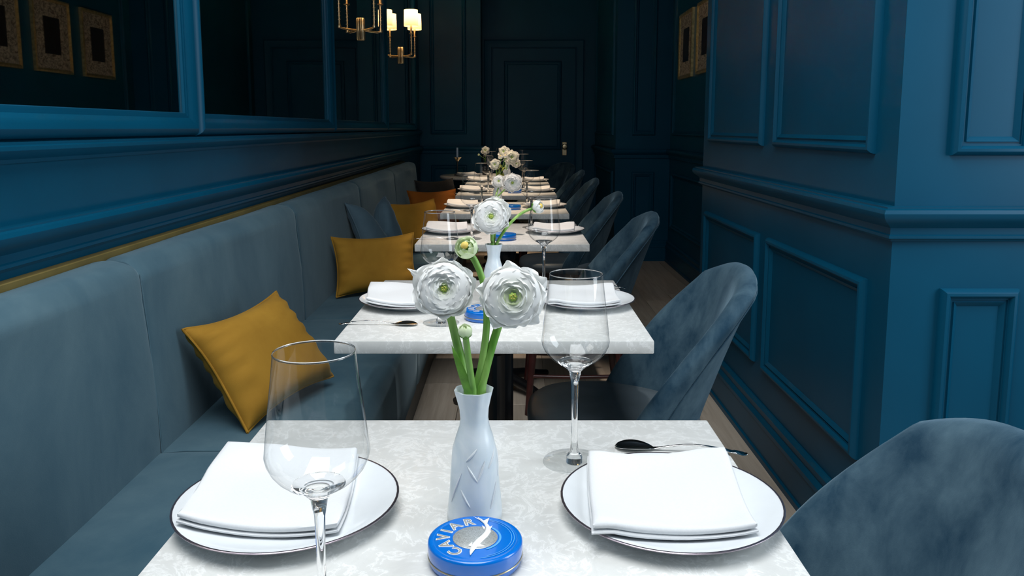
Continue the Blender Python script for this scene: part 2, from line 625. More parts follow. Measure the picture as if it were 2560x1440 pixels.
def panel(wall, plane, c, a0, a1, z0, z1):
    if plane == 'x':      # wall facing -X at x = c
        me = frame_mesh('panel_moulding', a0, a1, z0, z1, PMOLD, 'paint', (c, 0, 0), (0, 1, 0), (0, 0, 1), (-1, 0, 0))
    elif plane == 'X':    # facing +X
        me = frame_mesh('panel_moulding', a0, a1, z0, z1, PMOLD, 'paint', (c, 0, 0), (0, 1, 0), (0, 0, 1), (1, 0, 0))
    else:                 # facing -Y at y = c
        me = frame_mesh('panel_moulding', a0, a1, z0, z1, PMOLD, 'paint', (0, c, 0), (1, 0, 0), (0, 0, 1), (0, -1, 0))
    return obj('panel_moulding', me, wall)


LZ0, LZ1 = 0.325, 0.83
for (a0, a1) in ((2.09, 2.88), (3.02, 3.83)):
    panel(wr, 'x', XR, a0, a1, PANEL_Z0, 2.9)
    panel(wr, 'x', XR, a0, a1 + 0.03, LZ0, LZ1)
panel(wr, 'y', YP, 1.077, 1.274, PANEL_Z0, 2.9)
panel(wr, 'y', YP, 1.077, 1.274, LZ0, LZ1)
panel(wr, 'y', YP, 1.40, 2.30, PANEL_Z0, 2.9)
panel(wr, 'y', YP, 1.40, 2.30, LZ0, LZ1)
panel(wp, 'y', YW, 1.10, 1.31, PANEL_Z0, 2.9)
panel(wp, 'y', YW, 1.10, 1.31, LZ0, LZ1)
panel(wp, 'x', XR, 7.50, 9.05, PANEL_Z0, 2.9)
panel(wp, 'x', XR, 7.50, 9.05, LZ0, LZ1)
for (a0, a1) in ((4.15, 5.6), (5.75, 7.2)):
    panel(wa, 'x', XA, a0, a1, LZ0, LZ1)
panel(wa, 'x', XA, 4.15, 7.2, PANEL_Z0, 2.9)
panel(wcol, 'y', YC, -0.88, -0.49, PANEL_Z0, 2.9)
panel(wcol, 'y', YC, -0.88, -0.49, LZ0, LZ1)

# --- door at the end of the room
door = thing('door_1', 'dark blue panelled door with a small brass knob', 'door', (0, YD, 0), kind='structure')
CAS = [(0, 0), (0, 0.03), (0.012, 0.036), (0.03, 0.03), (0.05, 0.026), (0.08, 0.026), (0.085, 0.018), (0.095, 0.018), (0.095, 0)]
obj('door_leaf', box_mesh('door_leaf', -0.22, 0.72, -0.03, -0.001, 0.01, 2.12, 'paint', 0.004, 1), door)
obj('casing', frame_mesh('casing', -0.315, 0.815, -0.09, 2.215, CAS, 'paint', (0, 0, 0), (1, 0, 0), (0, 0, 1), (0, -1, 0)), door)
for (z0, z1) in ((0.18, 0.80), (0.98, 1.98)):
    obj('door_panel', frame_mesh('door_panel', -0.09, 0.56, z0, z1, PMOLD, 'paint', (0, -0.03, 0), (1, 0, 0), (0, 0, 1), (0, -1, 0)), door)
kp = obj('knob_plate', box_mesh('knob_plate', 0.575, 0.625, -0.036, -0.03, 0.92, 1.07, 'brass', 0.004, 1), door)
obj('knob', lathe('knob', [(0, 0), (0.012, 0), (0.012, 0.03), (0.028, 0.04), (0.032, 0.055), (0.024, 0.07), (0, 0.074)], 'brass', 16), door,
    (0.6, -0.03, 1.02), (R(90), 0, 0))

# --- mirrors with bolection frames on the left wall
BOL = [(0, 0), (0, 0.012), (0.004, 0.022), (0.012, 0.031), (0.022, 0.035), (0.032, 0.033), (0.046, 0.026), (0.054, 0.022), (0.054, 0.018), (0.060, 0.018),
       (0.060, 0.014), (0.068, 0.014), (0.070, 0.008), (0.070, 0.0)]
MIRROR_Z = (1.206, 2.75)
edges = [0.62, 2.50, 4.40, 6.28, 8.2]
mlabels = ['dark smoked wall mirror in a blue frame reflecting the gilt framed pictures',
           'dark empty wall mirror in a blue frame, without sconce or pictures in it',
           'dark wall mirror with brass sconce, next to the empty mirror',
           'dark wall mirror with brass sconce, next to the panelled pier by the door']
for i in range(4):
    a0, a1 = edges[i] + 0.004, edges[i + 1] - 0.004
    mt = thing('wall_mirror', mlabels[i], 'mirror', (XL, 0, 0), group='framed mirrors above the banquette')
    obj('mirror_frame', frame_mesh('mirror_frame', a0, a1, MIRROR_Z[0], MIRROR_Z[1], BOL, 'paint', (0.001, 0, 0), (0, 1, 0), (0, 0, 1), (1, 0, 0)), mt)
    obj('mirror_glass', box_mesh('mirror_glass', 0.001, 0.008, a0 + 0.06, a1 - 0.06, MIRROR_Z[0] + 0.06, MIRROR_Z[1] - 0.06, 'smoked_mirror'), mt)

# --- sconces on the two far mirrors
XM = XL + 0.008


def flute(a, z):
    return 1.0 + 0.09 * math.cos(10 * a)


def sconce(yc, zc, label):
    t = thing('wall_sconce', label, 'wall lamp', (XM, yc, zc), group='brass twin-arm sconces on the mirrors')
    body = lathe_data([(0, -0.075), (0.022, -0.075), (0.027, -0.068), (0.027, 0.062), (0.022, 0.068), (0, 0.068)], 60, flute)
    bv = [Vector((max(p.x, 0.0), p.y, p.z)) for p in body[0]]
    obj('body', cached('sconce_body', lambda: mesh_from('sconce_body', bv, body[1], 'brass', angle=40)), t)
    for s in (-1, 1):
        path = [(0.02, 0.01 * s, -0.01), (0.05, 0.05 * s, -0.012), (0.09, 0.11 * s, -0.012), (0.108, 0.122 * s, -0.006), (0.112, 0.125 * s, 0.012)]
        arm = obj('arm', cached('sconce_arm%d' % s, lambda: tube('sconce_arm', path, 0.0062, 'brass', 10)), t)
        prof = [(0, -0.022), (0.011, -0.02), (0.012, -0.008), (0.008, 0.0)]
        for q in range(6):
            z = 0.012 + q * 0.024
            prof += [(0.0065, z), (0.006, z + 0.018), (0.0095, z + 0.020), (0.0095, z + 0.023)]
        prof += [(0.006, 0.158), (0.02, 0.160), (0.022, 0.166), (0.008, 0.168), (0.0095, 0.17), (0.0095, 0.262), (0, 0.262)]
        obj('candle_tube', cached('sconce_tube', lambda: lathe('candle_tube', prof, 'brass', 14, angle=35)), t, (0.112, 0.125 * s, 0.01))
        sh = obj('shade', cached('sconce_shade', lambda: lathe('shade', [(0.063, 0.0), (0.060, 0.138), (0.0585, 0.138), (0.0615, 0.0), (0.063, 0.0)], 'lamp_shade', 28)),
                 t, (0.112, 0.125 * s, 0.235))
        obj('bulb', cached('sconce_bulb', lambda: lathe('bulb', [(0, 0.0), (0.01, 0.0), (0.017, 0.02), (0.012, 0.05), (0, 0.065)], 'lamp_bulb', 12)), t,
            (0.112, 0.125 * s, 0.275))
        d = bpy.data.lights.new('sconce_light', 'POINT')
        d.energy, d.color, d.shadow_soft_size = 4.0, (1.0, 0.72, 0.42), 0.02
        lo = bpy.data.objects.new('sconce_light', d)
        COL.objects.link(lo)
        lo.parent = t
        lo.location = (0.112, 0.125 * s, 0.36)


sconce(5.35, 1.875, 'brass twin-arm wall sconce with pale fluted body, nearest the empty mirror')
sconce(7.25, 1.875, 'brass twin-arm wall sconce with lit cream shades nearest the panelled pier')

# --- gilt framed pictures on the alcove wall
for i, (yc, lab) in enumerate(((6.73, 'gilt framed picture with marbled mount nearest the panelled pier by the door'),
                               (6.07, 'gilt framed picture with marbled mount, middle one of three'),
                               (5.42, 'gilt framed picture with marbled mount farthest from the door'))):
    t = thing('framed_picture', lab, 'picture', (XA, yc, 1.91), group='gilt framed pictures on the recessed wall')
    obj('picture_frame', frame_mesh('picture_frame', -0.245, 0.245, -0.27, 0.27, [(0, 0.001), (0, 0.022), (0.012, 0.026), (0.026, 0.020), (0.026, 0.014), (0.026, 0.001)],
                                    'gilt', (0, 0, 0), (0, 1, 0), (0, 0, 1), (-1, 0, 0)), t)
    mo = obj('mount', box_mesh('mount', -0.012, -0.001, -0.22, 0.22, -0.245, 0.245, 'marbled_paper'), t)
    obj('print', box_mesh('print', -0.014, -0.0115, -0.105, 0.105, -0.135, 0.135, 'black_print'), mo)

# ------------------------------------------------------------------ banquette
bq = thing('banquette', 'long blue-grey velvet banquette with panelled back along the mirrored wall', 'bench', (0, 0, 0))
seams = [-0.86, 0.49, 1.84, 3.19, 4.54, 5.89, 7.24]


def swept_panel(key, prof, L, mat, inset, ny=22):
    """cushion panel: closed (x, z) section swept along Y with softly rounded ends"""
    cx0 = sum(p[0] for p in prof) / len(prof)
    cz0 = sum(p[1] for p in prof) / len(prof)
    ys = [0.0, 0.002, 0.006, 0.012, 0.022, 0.04] + [0.04 + (L - 0.08) * q / ny for q in range(1, ny)] + [L - 0.04, L - 0.022, L - 0.012, L - 0.006, L - 0.002, L]
    verts, faces = [], []
    m_ = len(prof)
    for y in ys:
        d = min(y, L - y)
        k_ = inset * (1 - min(1.0, d / 0.04)) ** 2.2
        for j, (x, z) in enumerate(prof):
            v_ = Vector((x - cx0, z - cz0))
            f_ = 1 - k_ / max(v_.length, 0.03)
            wob = 0.0015 * math.sin(7 * y + j)
            verts.append((cx0 + v_.x * f_ + wob, min(max(y, 0.0015), L - 0.0015), cz0 + v_.y * f_ + wob))
    for i in range(len(ys) - 1):
        for j in range(m_):
            j2 = (j + 1) % m_
            faces.append((i * m_ + j, (i + 1) * m_ + j, (i + 1) * m_ + j2, i * m_ + j2))
    faces.append(tuple(range(m_)))
    faces.append(tuple((len(ys) - 1) * m_ + j for j in range(m_ - 1, -1, -1)))
    return mesh_from(key, verts, faces, mat, angle=50)


def arc(cx, cz, r, a0, a1, n):
    return [(cx + r * math.cos(R(a0 + (a1 - a0) * q / n)), cz + r * math.sin(R(a0 + (a1 - a0) * q / n))) for q in range(n + 1)]


BACK = [(-0.975, 0.40), (-0.848, 0.40), (-0.846, 0.47), (-0.848, 0.56), (-0.853, 0.66), (-0.860, 0.76), (-0.867, 0.835)] + arc(-0.926, 0.870, 0.058, 0, 96, 9) + [(-0.958, 0.924), (-0.975, 0.91)]
SEAT = [(-0.975, 0.16), (-0.400, 0.16), (-0.392, 0.17), (-0.388, 0.26), (-0.386, 0.35)] + arc(-0.426, 0.415, 0.040, 0, 90, 7) + [(-0.52, 0.458), (-0.66, 0.460), (-0.80, 0.457), (-0.86, 0.452), (-0.975, 0.452)]
for a, b_ in zip(seams[:-1], seams[1:]):
    bp = obj('backrest_panel', cached('backrest_panel', lambda: swept_panel('backrest_panel', BACK, 1.35, 'velvet_bench', 0.010)), bq, (0, a, 0))
    pth = [(-0.8455, 1.3475, 0.44), (-0.849, 1.3475, 0.56), (-0.861, 1.3475, 0.76), (-0.868, 1.3475, 0.84), (-0.872, 1.3475, 0.89)]
    obj('piping', cached('bench_piping', lambda: tube('bench_piping', pth, 0.0016, 'velvet_bench', 6)), bp)
    obj('seat_cushion', cached('seat_cushion', lambda: swept_panel('seat_cushion', SEAT, 1.35, 'velvet_bench', 0.010)), bq, (0, a, 0))
obj('plinth', box_mesh('plinth', -0.97, -0.42, seams[0], seams[-1], 0.0, 0.16, 'plinth_paint', 0.006, 1), bq)
obj('top_strip', box_mesh('top_strip', -0.999, -0.972, seams[0], seams[-1], 0.87, 0.934, 'gold_strip', 0.002, 1), bq)['label'] = 'thin olive gold strip behind the backrest top'  # narrow olive gold band between backrest top and wall

# ------------------------------------------------------------------ tables
WHERE = {1: 'table farthest from the door', 2: 'fifth table from the round table', 3: 'fourth table from the round table',
         4: 'third table from the round table', 5: 'second table from the round table', 6: 'table beside the round table'}
TX = -0.041
TY = {1: 0.905, 2: 2.128, 3: 3.645, 4: 4.83, 5: 6.06, 6: 7.20}
TZ, TW = 0.75, 0.365


def fl(a, z):
    return 1.0 + (0.06 * math.cos(12 * a) if 0.12 < z < 0.64 else 0)


def pedestal(parent):
    prof = [(0, 0.03), (0.06, 0.03), (0.065, 0.05), (0.05, 0.08), (0.042, 0.12), (0.042, 0.24), (0.055, 0.25), (0.058, 0.27), (0.055, 0.29), (0.042, 0.30),
            (0.042, 0.62), (0.055, 0.63), (0.06, 0.66), (0.05, 0.69), (0.07, 0.715), (0, 0.715)]
    obj('column', cached('column', lambda: lathe('column', prof, 'iron', 36, fl, 35)), parent)
    for q in range(4):
        a = q * PI / 2 + PI / 4
        c, s = math.cos(a), math.sin(a)
        pth = [(0.04 * c, 0.04 * s, 0.07), (0.14 * c, 0.14 * s, 0.055), (0.24 * c, 0.24 * s, 0.028), (0.30 * c, 0.30 * s, 0.018)]
        obj('foot', cached('foot%d' % q, lambda: tube('foot', pth, [0.026, 0.024, 0.02, 0.017], 'iron', 10)), parent)


for i in range(1, 7):
    t = thing('dining_table', 'square white quartz pedestal %s' % WHERE[i], 'table', (TX, TY[i], 0), group='square tables in a row along the banquette')
    obj('tabletop', cached('tabletop', lambda: box_mesh('tabletop', -TW, TW, -TW, TW, TZ - 0.031, TZ, 'quartz', 0.003, 2)), t)
    obj('mounting_plate', cached('mplate', lambda: box_mesh('mounting_plate', -0.16, 0.16, -0.16, 0.16, 0.713, 0.719, 'iron', 0.001, 1)), t)
    pedestal(t)
rt = thing('round_table', 'round pale stone table in the corner by the door', 'table', (-0.36, 8.17, 0))
obj('tabletop', lathe('round_top', [(0, 0.72), (0.372, 0.72), (0.378, 0.724), (0.38, 0.735), (0.378, 0.746), (0.372, 0.75), (0, 0.75)], 'quartz', 48), rt)
pedestal(rt)

# ------------------------------------------------------------------ chairs
CH_W, CH_H, CH_ZC = 0.232, 0.224, 0.642


def chair_back_point(u, v, side, T=0.026):
    kt = 0.38 if v > 0 else 0.22
    a = u * math.sqrt(1 - kt * v * v)
    b_ = v * math.sqrt(1 - kt * u * u)
    y = CH_W * a * (1.0 + 0.08 * max(0, -b_))
    z = CH_ZC + CH_H * b_ * (1.15 if b_ < 0 else 1.0)
    e = 1 - max(abs(u), abs(v))
    th = T * math.sqrt(max(0.0, 1 - (1 - min(1, e / 0.14)) ** 2))
    h = min(1, max(0, (z - 0.45) / 0.41))
    xb = 0.446 + 0.135 * h
    kk = 0.190 * (1 - h) ** 0.9 + 0.030
    x = xb - kk * abs(y / CH_W) ** 2.2
    return Vector((x + side * th * 0.95, y * (1 + 0.07 * side * th / T), z))


def chair_back_mesh():
    n = 26
    verts, faces = [], []
    for side in (-1, 1):
        for i in range(n + 1):
            for j in range(n + 1):
                u = math.sin((i / n * 2 - 1) * PI / 2) if False else (i / n * 2 - 1)
                v = j / n * 2 - 1
                # denser rows near the rim
                u = math.copysign(1 - (1 - abs(u)) ** 1.5, u)
                v = math.copysign(1 - (1 - abs(v)) ** 1.5, v)
                verts.append(chair_back_point(u, v, side))
    m_ = (n + 1) ** 2
    for s in (0, 1):
        for i in range(n):
            for j in range(n):
                a = s * m_ + i * (n + 1) + j
                q = (a, a + 1, a + n + 2, a + n + 1)
                faces.append(q if s else q[::-1])
    me = mesh_from('chair_back', verts, faces, 'velvet_chair')
    bm = bmesh.new()
    bm.from_mesh(me)
    bmesh.ops.remove_doubles(bm, verts=bm.verts, dist=0.0004)
    bmesh.ops.recalc_face_normals(bm, faces=bm.faces)
    bm.to_mesh(me)
    bm.free()
    return me


def chair_piping_mesh():
    pts = []
    e = 0.86
    for side_pts in range(60):
        a = -0.25 * PI - 0.06 + (1.5 * PI + 0.12) * side_pts / 59
        # walk round the square from lower right, over the top, to lower left
        c, s = math.cos(a), math.sin(a)
        k_ = e / max(abs(c), abs(s))
        p = chair_back_point(c * k_, s * k_, 1)
        pts.append(p + Vector((0.001, 0, 0)))
    return tube('chair_piping', pts, 0.0028, 'velvet_chair', 6)


def seat_mesh():
    prof = [(0, 0.415), (0.93, 0.415), (0.985, 0.425), (1.0, 0.445), (0.985, 0.462), (0.94, 0.470), (0.6, 0.476), (0, 0.478)]
    n = 44
    verts, faces = lathe_data(prof, n)
    out = []
    for p in verts:
        r = math.hypot(p.x, p.y)
        if r > 1e-6:
            c, s = p.x / r, p.y / r
            k_ = 1 / (abs(c) ** 2.7 + abs(s) ** 2.7) ** (1 / 2.7)
        else:
            c = s = 0
            k_ = 1
        out.append(Vector((0.235 + 0.235 * r * c * k_, (0.225 - 0.02 * c) * r * s * k_, p.z)))
    return mesh_from('seat', out, faces, 'seat_leather')


def make_chair(loc, rz, label, group='velvet chairs along the aisle'):
    t = thing('dining_chair', label, 'chair', loc, rz, group)
    obj('seat', cached('seat', seat_mesh), t)
    bk = obj('backrest', cached('chair_back', chair_back_mesh), t)
    obj('piping', cached('chair_piping', chair_piping_mesh), bk)
    k_ = 0
    for (x, y) in ((0.06, -0.15), (0.06, 0.15), (0.40, -0.15), (0.40, 0.15)):
        sx = -0.035 if x < 0.2 else 0.05
        sy = math.copysign(0.035, y)
        pth = [(x, y, 0.42), (x + sx * 0.4, y + sy * 0.4, 0.25), (x + sx, y + sy, 0.0)]
        obj('leg', cached('leg%d' % k_, lambda: tube('leg', pth, [0.019, 0.017, 0.012], 'mahogany', 12)), t)
        k_ += 1
    for y in (-0.175, 0.175):
        obj('stretcher', cached('stretcher%.2f' % y, lambda: tube('stretcher', [(0.035, y, 0.17), (0.235, y, 0.165), (0.435, y, 0.17)], [0.008, 0.010, 0.008], 'mahogany', 10)), t)
    obj('stretcher', cached('stretcher_c', lambda: tube('stretcher', [(0.235, -0.175, 0.166), (0.235, 0.175, 0.166)], 0.009, 'mahogany', 10)), t)
    obj('seat_frame', cached('seat_frame', lambda: box_mesh('seat_frame', 0.04, 0.43, -0.17, 0.17, 0.385, 0.418, 'mahogany', 0.006, 1)), t)
    return t


CHAIRY = {1: 0.90, 2: 2.12, 3: 3.495, 4: 4.63, 5: 5.90, 6: 7.055}
for i in range(1, 7):
    make_chair((0.042, CHAIRY[i], 0), 0.0, 'blue-grey velvet shell chair at the %s' % WHERE[i])
make_chair((0.12, 8.25, 0), R(38), 'dark velvet chair at the round table by the door')

# ------------------------------------------------------------------ tableware
plate_prof = [(0, 0.004), (0.075, 0.004), (0.078, 0.0), (0.084, 0.0), (0.088, 0.005), (0.118, 0.0125), (0.1345, 0.0185), (0.1370, 0.0205), (0.1345, 0.0208),
              (0.118, 0.0155), (0.088, 0.0088), (0.07, 0.0075), (0, 0.0072)]


def rim_data():
    return lathe('rim', [(0.1352, 0.0195), (0.1374, 0.0196), (0.1378, 0.0207), (0.1370, 0.0214), (0.1350, 0.0212), (0.1352, 0.0195)], 'rim_platinum', 64)


def plate_lift(r):
    """how far the plate's dished rim rises above its flat middle at radius r"""
    for (r0, z0), (r1, z1) in (((0.080, 0.0), (0.112, 0.0078)), ((0.112, 0.0078), (0.130, 0.0138)), ((0.130, 0.0138), (0.138, 0.0142))):
        if r < r1:
            return z0 + (z1 - z0) * max(0.0, r - r0) / (r1 - r0)
    return 0.0142


def napkin_mesh(seed, sx=0.0, sy=0.0, ox=0.0, oy=0.0):
    rnd = random.Random(seed)
    bm_v, bm_f = [], []
    layers = [(0.0, 0.0055, 0.0, 1.0), (0.0052, 0.0155, 0.0, 0.985)]
    ph = [rnd.uniform(0, 6) for _ in range(6)]
    n = 18
    for (z0, z1, off, sc) in layers:
        base = len(bm_v)
        for s in (0, 1):
            for i in range(n + 1):
                for j in range(n + 1):
                    u, v = i / n * 2 - 1, j / n * 2 - 1
                    u = math.copysign(1 - (1 - abs(u)) ** 1.6, u)
                    v = math.copysign(1 - (1 - abs(v)) ** 1.6, v)
                    e = min(1, (1 - max(abs(u), abs(v))) / 0.10)
                    q = math.sqrt(max(0, 1 - (1 - e) ** 2))
                    zm = (z0 + z1) / 2
                    hh = (z1 - z0) / 2
                    wob = 0.0012 * math.sin(3 * u + ph[0]) * math.cos(2.6 * v + ph[1]) + 0.0008 * math.sin(5 * v + ph[2] + u)
                    z = zm + (hh * (0.35 + 0.65 * q) + (wob + 0.0022 * (1 - u * u) * (1 - v * v)) * q if s else -hh * (0.35 + 0.65 * q))
                    if not s:
                        z = max(z, z0)
                    x = 0.097 * sc * u * (1 + 0.012 * math.sin(2.2 * v + ph[3]))
                    y = 0.106 * sc * v * (1 + 0.012 * math.sin(2.0 * u + ph[4]))
                    x, y = x + sx * y, y + sy * x
                    bm_v.append(Vector((x, y, z + plate_lift(math.hypot(x + ox, y + oy)))))
        m_ = (n + 1) ** 2
        for s in (0, 1):
            for i in range(n):
                for j in range(n):
                    a = base + s * m_ + i * (n + 1) + j
                    q4 = (a, a + n + 1, a + n + 2, a + 1)
                    bm_f.append(q4 if s else q4[::-1])
        ring = [(i, 0) for i in range(n)] + [(n, j) for j in range(n)] + [(i, n) for i in range(n, 0, -1)] + [(0, j) for j in range(n, 0, -1)]
        for k_ in range(len(ring)):
            (i, j), (i2, j2) = ring[k_], ring[(k_ + 1) % len(ring)]
            a, b2 = base + i * (n + 1) + j, base + i2 * (n + 1) + j2
            bm_f.append((a, b2, b2 + m_, a + m_))
    return mesh_from('napkin', bm_v, bm_f, 'linen', angle=70)


def spoon_mesh():
    n, m_ = 44, 8
    L = 0.195
    verts, faces = [], []

    def half_w(s):
        if s < 0.30:
            q = s / 0.30
            return 0.0185 * math.sin(PI * min(1, q ** 0.8)) ** 0.62 * (1 - 0.12 * q) + 0.0022 * q
        q = (s - 0.30) / 0.70
        return 0.0022 + 0.0008 * q + 0.0065 * max(0, (q - 0.62) / 0.38) ** 1.2 * math.sqrt(max(0, 1 - max(0, (q - 0.93) / 0.07) ** 2)) + 0.002 * math.exp(-((q - 0.03) / 0.03) ** 2)

    def zc(s):
        if s < 0.30:
            q = s / 0.30
            return 0.0035 + 0.007 * (q - 0.5) ** 2
        q = (s - 0.30) / 0.70
        return 0.0052 + 0.011 * math.sin(PI * min(1, q * 1.0)) ** 1.3 * (1 - 0.4 * q) - 0.002 * q

    for side in (1, -1):
        for i in range(n + 1):
            s = i / n
            wv = half_w(s) + 1e-5
            depth = 0.0075 * math.sin(PI * min(1, s / 0.30)) ** 0.8 if s < 0.30 else 0.0
            th = 0.0007 if s < 0.3 else 0.0013
            for j in range(m_ + 1):
                u = j / m_ * 2 - 1
                e = math.sqrt(max(0, 1 - u * u))
                z = zc(s) + depth * (u * u) * 0.8 + side * th * e + (0.0012 * e * math.sin(s * 70) if side > 0 and s > 0.8 else 0)
                verts.append(Vector((s * L, u * wv, z)))
    k_ = (n + 1) * (m_ + 1)
    for sd in (0, 1):
        for i in range(n):
            for j in range(m_):
                a = sd * k_ + i * (m_ + 1) + j
                q4 = (a, a + m_ + 1, a + m_ + 2, a + 1)
                faces.append(q4 if not sd else q4[::-1])
    me = mesh_from('spoon', verts, faces, 'silver')
    bm = bmesh.new()
    bm.from_mesh(me)
    bmesh.ops.remove_doubles(bm, verts=bm.verts, dist=0.00008)
    bmesh.ops.recalc_face_normals(bm, faces=bm.faces)
    zmin = min(vv.co.z for vv in bm.verts)
    for vv in bm.verts:
        vv.co.z -= zmin - 0.0002
    bm.to_mesh(me)
    bm.free()
    return me


def glass_parts(t):
    foot = [(0.0118, 0.0002), (0.044, 0.0002), (0.0455, 0.001), (0.0445, 0.0022), (0.03, 0.0042), (0.0118, 0.0088)]
    stem = [(0, 0.0003), (0.0117, 0.0003), (0.0117, 0.0090), (0.0062, 0.018), (0.0045, 0.035), (0.0042, 0.08), (0.0052, 0.118), (0.0085, 0.136), (0.016, 0.1435),
            (0.0250, 0.1489), (0.0240, 0.1510), (0.015, 0.1475), (0, 0.1455)]
    bowl = [(0.0252, 0.1491), (0.030, 0.1520), (0.0375, 0.1585), (0.0430, 0.1655), (0.0470, 0.1740), (0.0484, 0.1810), (0.0475, 0.1880), (0.0440, 0.2200), (0.0400, 0.2520),
            (0.0374, 0.2762)]
    lip = [(0.0373, 0.2758), (0.0378, 0.2768), (0.0373, 0.2778), (0.0367, 0.2768), (0.0373, 0.2758)]
    obj('bowl', cached('glass_bowl', lambda: lathe('glass_bowl', bowl, 'thin_glass', 56, angle=70)), t)
    obj('lip', cached('glass_lip', lambda: lathe('glass_lip', lip, 'clear_glass', 56, angle=80)), t)
    obj('stem', cached('glass_stem', lambda: lathe('glass_stem', stem, 'clear_glass', 32, angle=70)), t)
    obj('foot', cached('glass_foot', lambda: lathe('glass_foot', foot, 'thin_glass', 48, angle=70)), t)


# ---- caviar tin
def text_mesh(ch, size, extrude, offset, mat):
    cu = bpy.data.curves.new('letter', 'FONT')
    cu.body = ch
    cu.size = size
    cu.extrude = extrude
    cu.offset = offset
    cu.align_x = 'CENTER'
    cu.align_y = 'CENTER'
    cu.resolution_u = 3
    o = bpy.data.objects.new('letter_tmp', cu)
    COL.objects.link(o)
    dg = bpy.context.evaluated_depsgraph_get()
    me = bpy.data.meshes.new_from_object(o.evaluated_get(dg))
    bpy.data.objects.remove(o)
    bpy.data.curves.remove(cu)
    me.materials.clear()
    me.materials.append(MATS[mat])
    return me


def fish_mesh():
    ctrl = [(0.02, 0.84, 0.010), (0.10, 0.74, 0.05), (0.20, 0.60, 0.075), (0.265, 0.42, 0.10), (0.265, 0.24, 0.125), (0.20, 0.06, 0.145), (0.10, -0.12, 0.155),
            (0.02, -0.30, 0.15), (-0.03, -0.46, 0.12), (-0.055, -0.60, 0.075), (-0.07, -0.74, 0.012)]
    Rl = 0.052
    verts, faces = [], []
    m_ = 6
    for i, (x, y, wv) in enumerate(ctrl):
        x0, y0, _ = ctrl[max(0, i - 1)]
        x1, y1, _ = ctrl[min(len(ctrl) - 1, i + 1)]
        d = Vector((x1 - x0, y1 - y0)).normalized()
        nn = Vector((-d.y, d.x))
        for j in range(m_ + 1):
            u = j / m_ * 2 - 1
            verts.append(Vector(((x + nn.x * wv * 0.5 * u) * Rl, (y + nn.y * wv * 0.5 * u) * Rl, 0.0014 * math.sqrt(max(0, 1 - u * u)) + 0.0002)))
    for i in range(len(ctrl) - 1):
        for j in range(m_):
            a = i * (m_ + 1) + j
            faces.append((a, a + 1, a + m_ + 2, a + m_ + 1))

    def fin(pts):
        b0 = len(verts)
        for (x, y) in pts:
            verts.append(Vector((x * Rl, y * Rl, 0.0006)))
        faces.append(tuple(range(b0, b0 + len(pts))))

    fin([(0.02, 0.82), (-0.10, 0.92), (0.08, 0.72)])
    fin([(0.14, 0.70), (0.28, 0.84), (0.24, 0.58)])
    fin([(0.28, 0.40), (0.36, 0.50), (0.30, 0.24)])
    fin([(0.20, 0.42), (0.12, 0.50), (0.18, 0.30)])
    fin([(0.10, -0.28), (0.24, -0.40), (0.05, -0.42)])
    fin([(-0.05, -0.20), (-0.14, -0.36), (-0.06, -0.40)])
    return mesh_from('sturgeon', verts, faces, 'tin_white', angle=60)


def make_tin(loc, rz, label, detailed):
    t = thing('caviar_tin', label, 'tin', loc, rz, 'blue caviar tins on the tables')
    obj('tin_body', cached('tin_body', lambda: lathe('tin_body', [(0, 0), (0.047, 0), (0.0505, 0.0015), (0.0515, 0.004), (0.0515, 0.0088), (0, 0.0088)], 'tin_blue', 56)), t)
    obj('band', cached('tin_band', lambda: lathe('band', [(0.0505, 0.0086), (0.0528, 0.0088), (0.0532, 0.0096), (0.0528, 0.0104), (0.0505, 0.0106), (0.0505, 0.0086)],
                                                 'tin_gold', 56)), t)
    lid = obj('lid', cached('tin_lid', lambda: lathe('lid', [(0, 0.0104), (0.0522, 0.0104), (0.0528, 0.0125), (0.0528, 0.0235), (0.0522, 0.0256), (0.0505, 0.0268), (0.0480, 0.0270),
                                                            (0.0462, 0.0264), (0.0448, 0.0262), (0.0430, 0.0265), (0.0405, 0.0265), (0, 0.0266)], 'tin_blue', 64, angle=60)), t)
    ztop = 0.0266
    if detailed:
        obj('medallion', cached('tin_medal', lambda: lathe('medallion', [(0, 0), (0.0245, 0), (0.0250, 0.0003), (0.0245, 0.0006), (0, 0.0006)], 'tin_silver', 48)), lid, (0, 0.001, ztop))
        for ch, ang in (('C', 236), ('A', 206), ('V', 179), ('I', 157), ('A', 134), ('R', 105)):
            a = R(ang)
            p = (0.0350 * math.cos(a), 0.001 + 0.0350 * math.sin(a), ztop)
            lo = obj('letter_edge', cached('le' + ch, lambda: text_mesh(ch, 0.0200, 0.0003, 0.0008, 'tin_white')), lid, (p[0], p[1], ztop + 0.0003), (0, 0, a - PI / 2))
            obj('letter', cached('lf' + ch, lambda: text_mesh(ch, 0.0200, 0.0003, -0.0001, 'tin_grey')), lid, (p[0], p[1], ztop + 0.0007), (0, 0, a - PI / 2))
        obj('sturgeon', cached('fish', fish_mesh), lid, (0, 0.001, ztop + 0.0005))
        for (r0, r1, a0, a1) in ((0.0268, 0.0292, -62, 55), (0.0405, 0.0412, -70, 78), (0.0432, 0.0440, -80, 85)):
            vs_, fs_ = [], []
            for q in range(31):
                a = R(a0 + (a1 - a0) * q / 30)
                for rr in (r0, r1):
                    vs_.append((rr * math.cos(a), rr * math.sin(a), 0.0002))
            for q in range(30):
                fs_.append((q * 2, q * 2 + 1, q * 2 + 3, q * 2 + 2))
            obj('ring_line', cached('arc%.4f' % r0, lambda: mesh_from('ring_line', vs_, fs_, 'tin_pale', smooth=False)), lid, (0, 0.001, ztop + 0.0002))
    return t


# ---- bud vase
def vase_fn(a, z):
    tt = min(1.0, max(0.0, (z - 0.10) / 0.065))
    return 1.0 + 0.035 * tt * math.cos(8 * a) + 0.012 * math.sin(3 * a + z * 70)


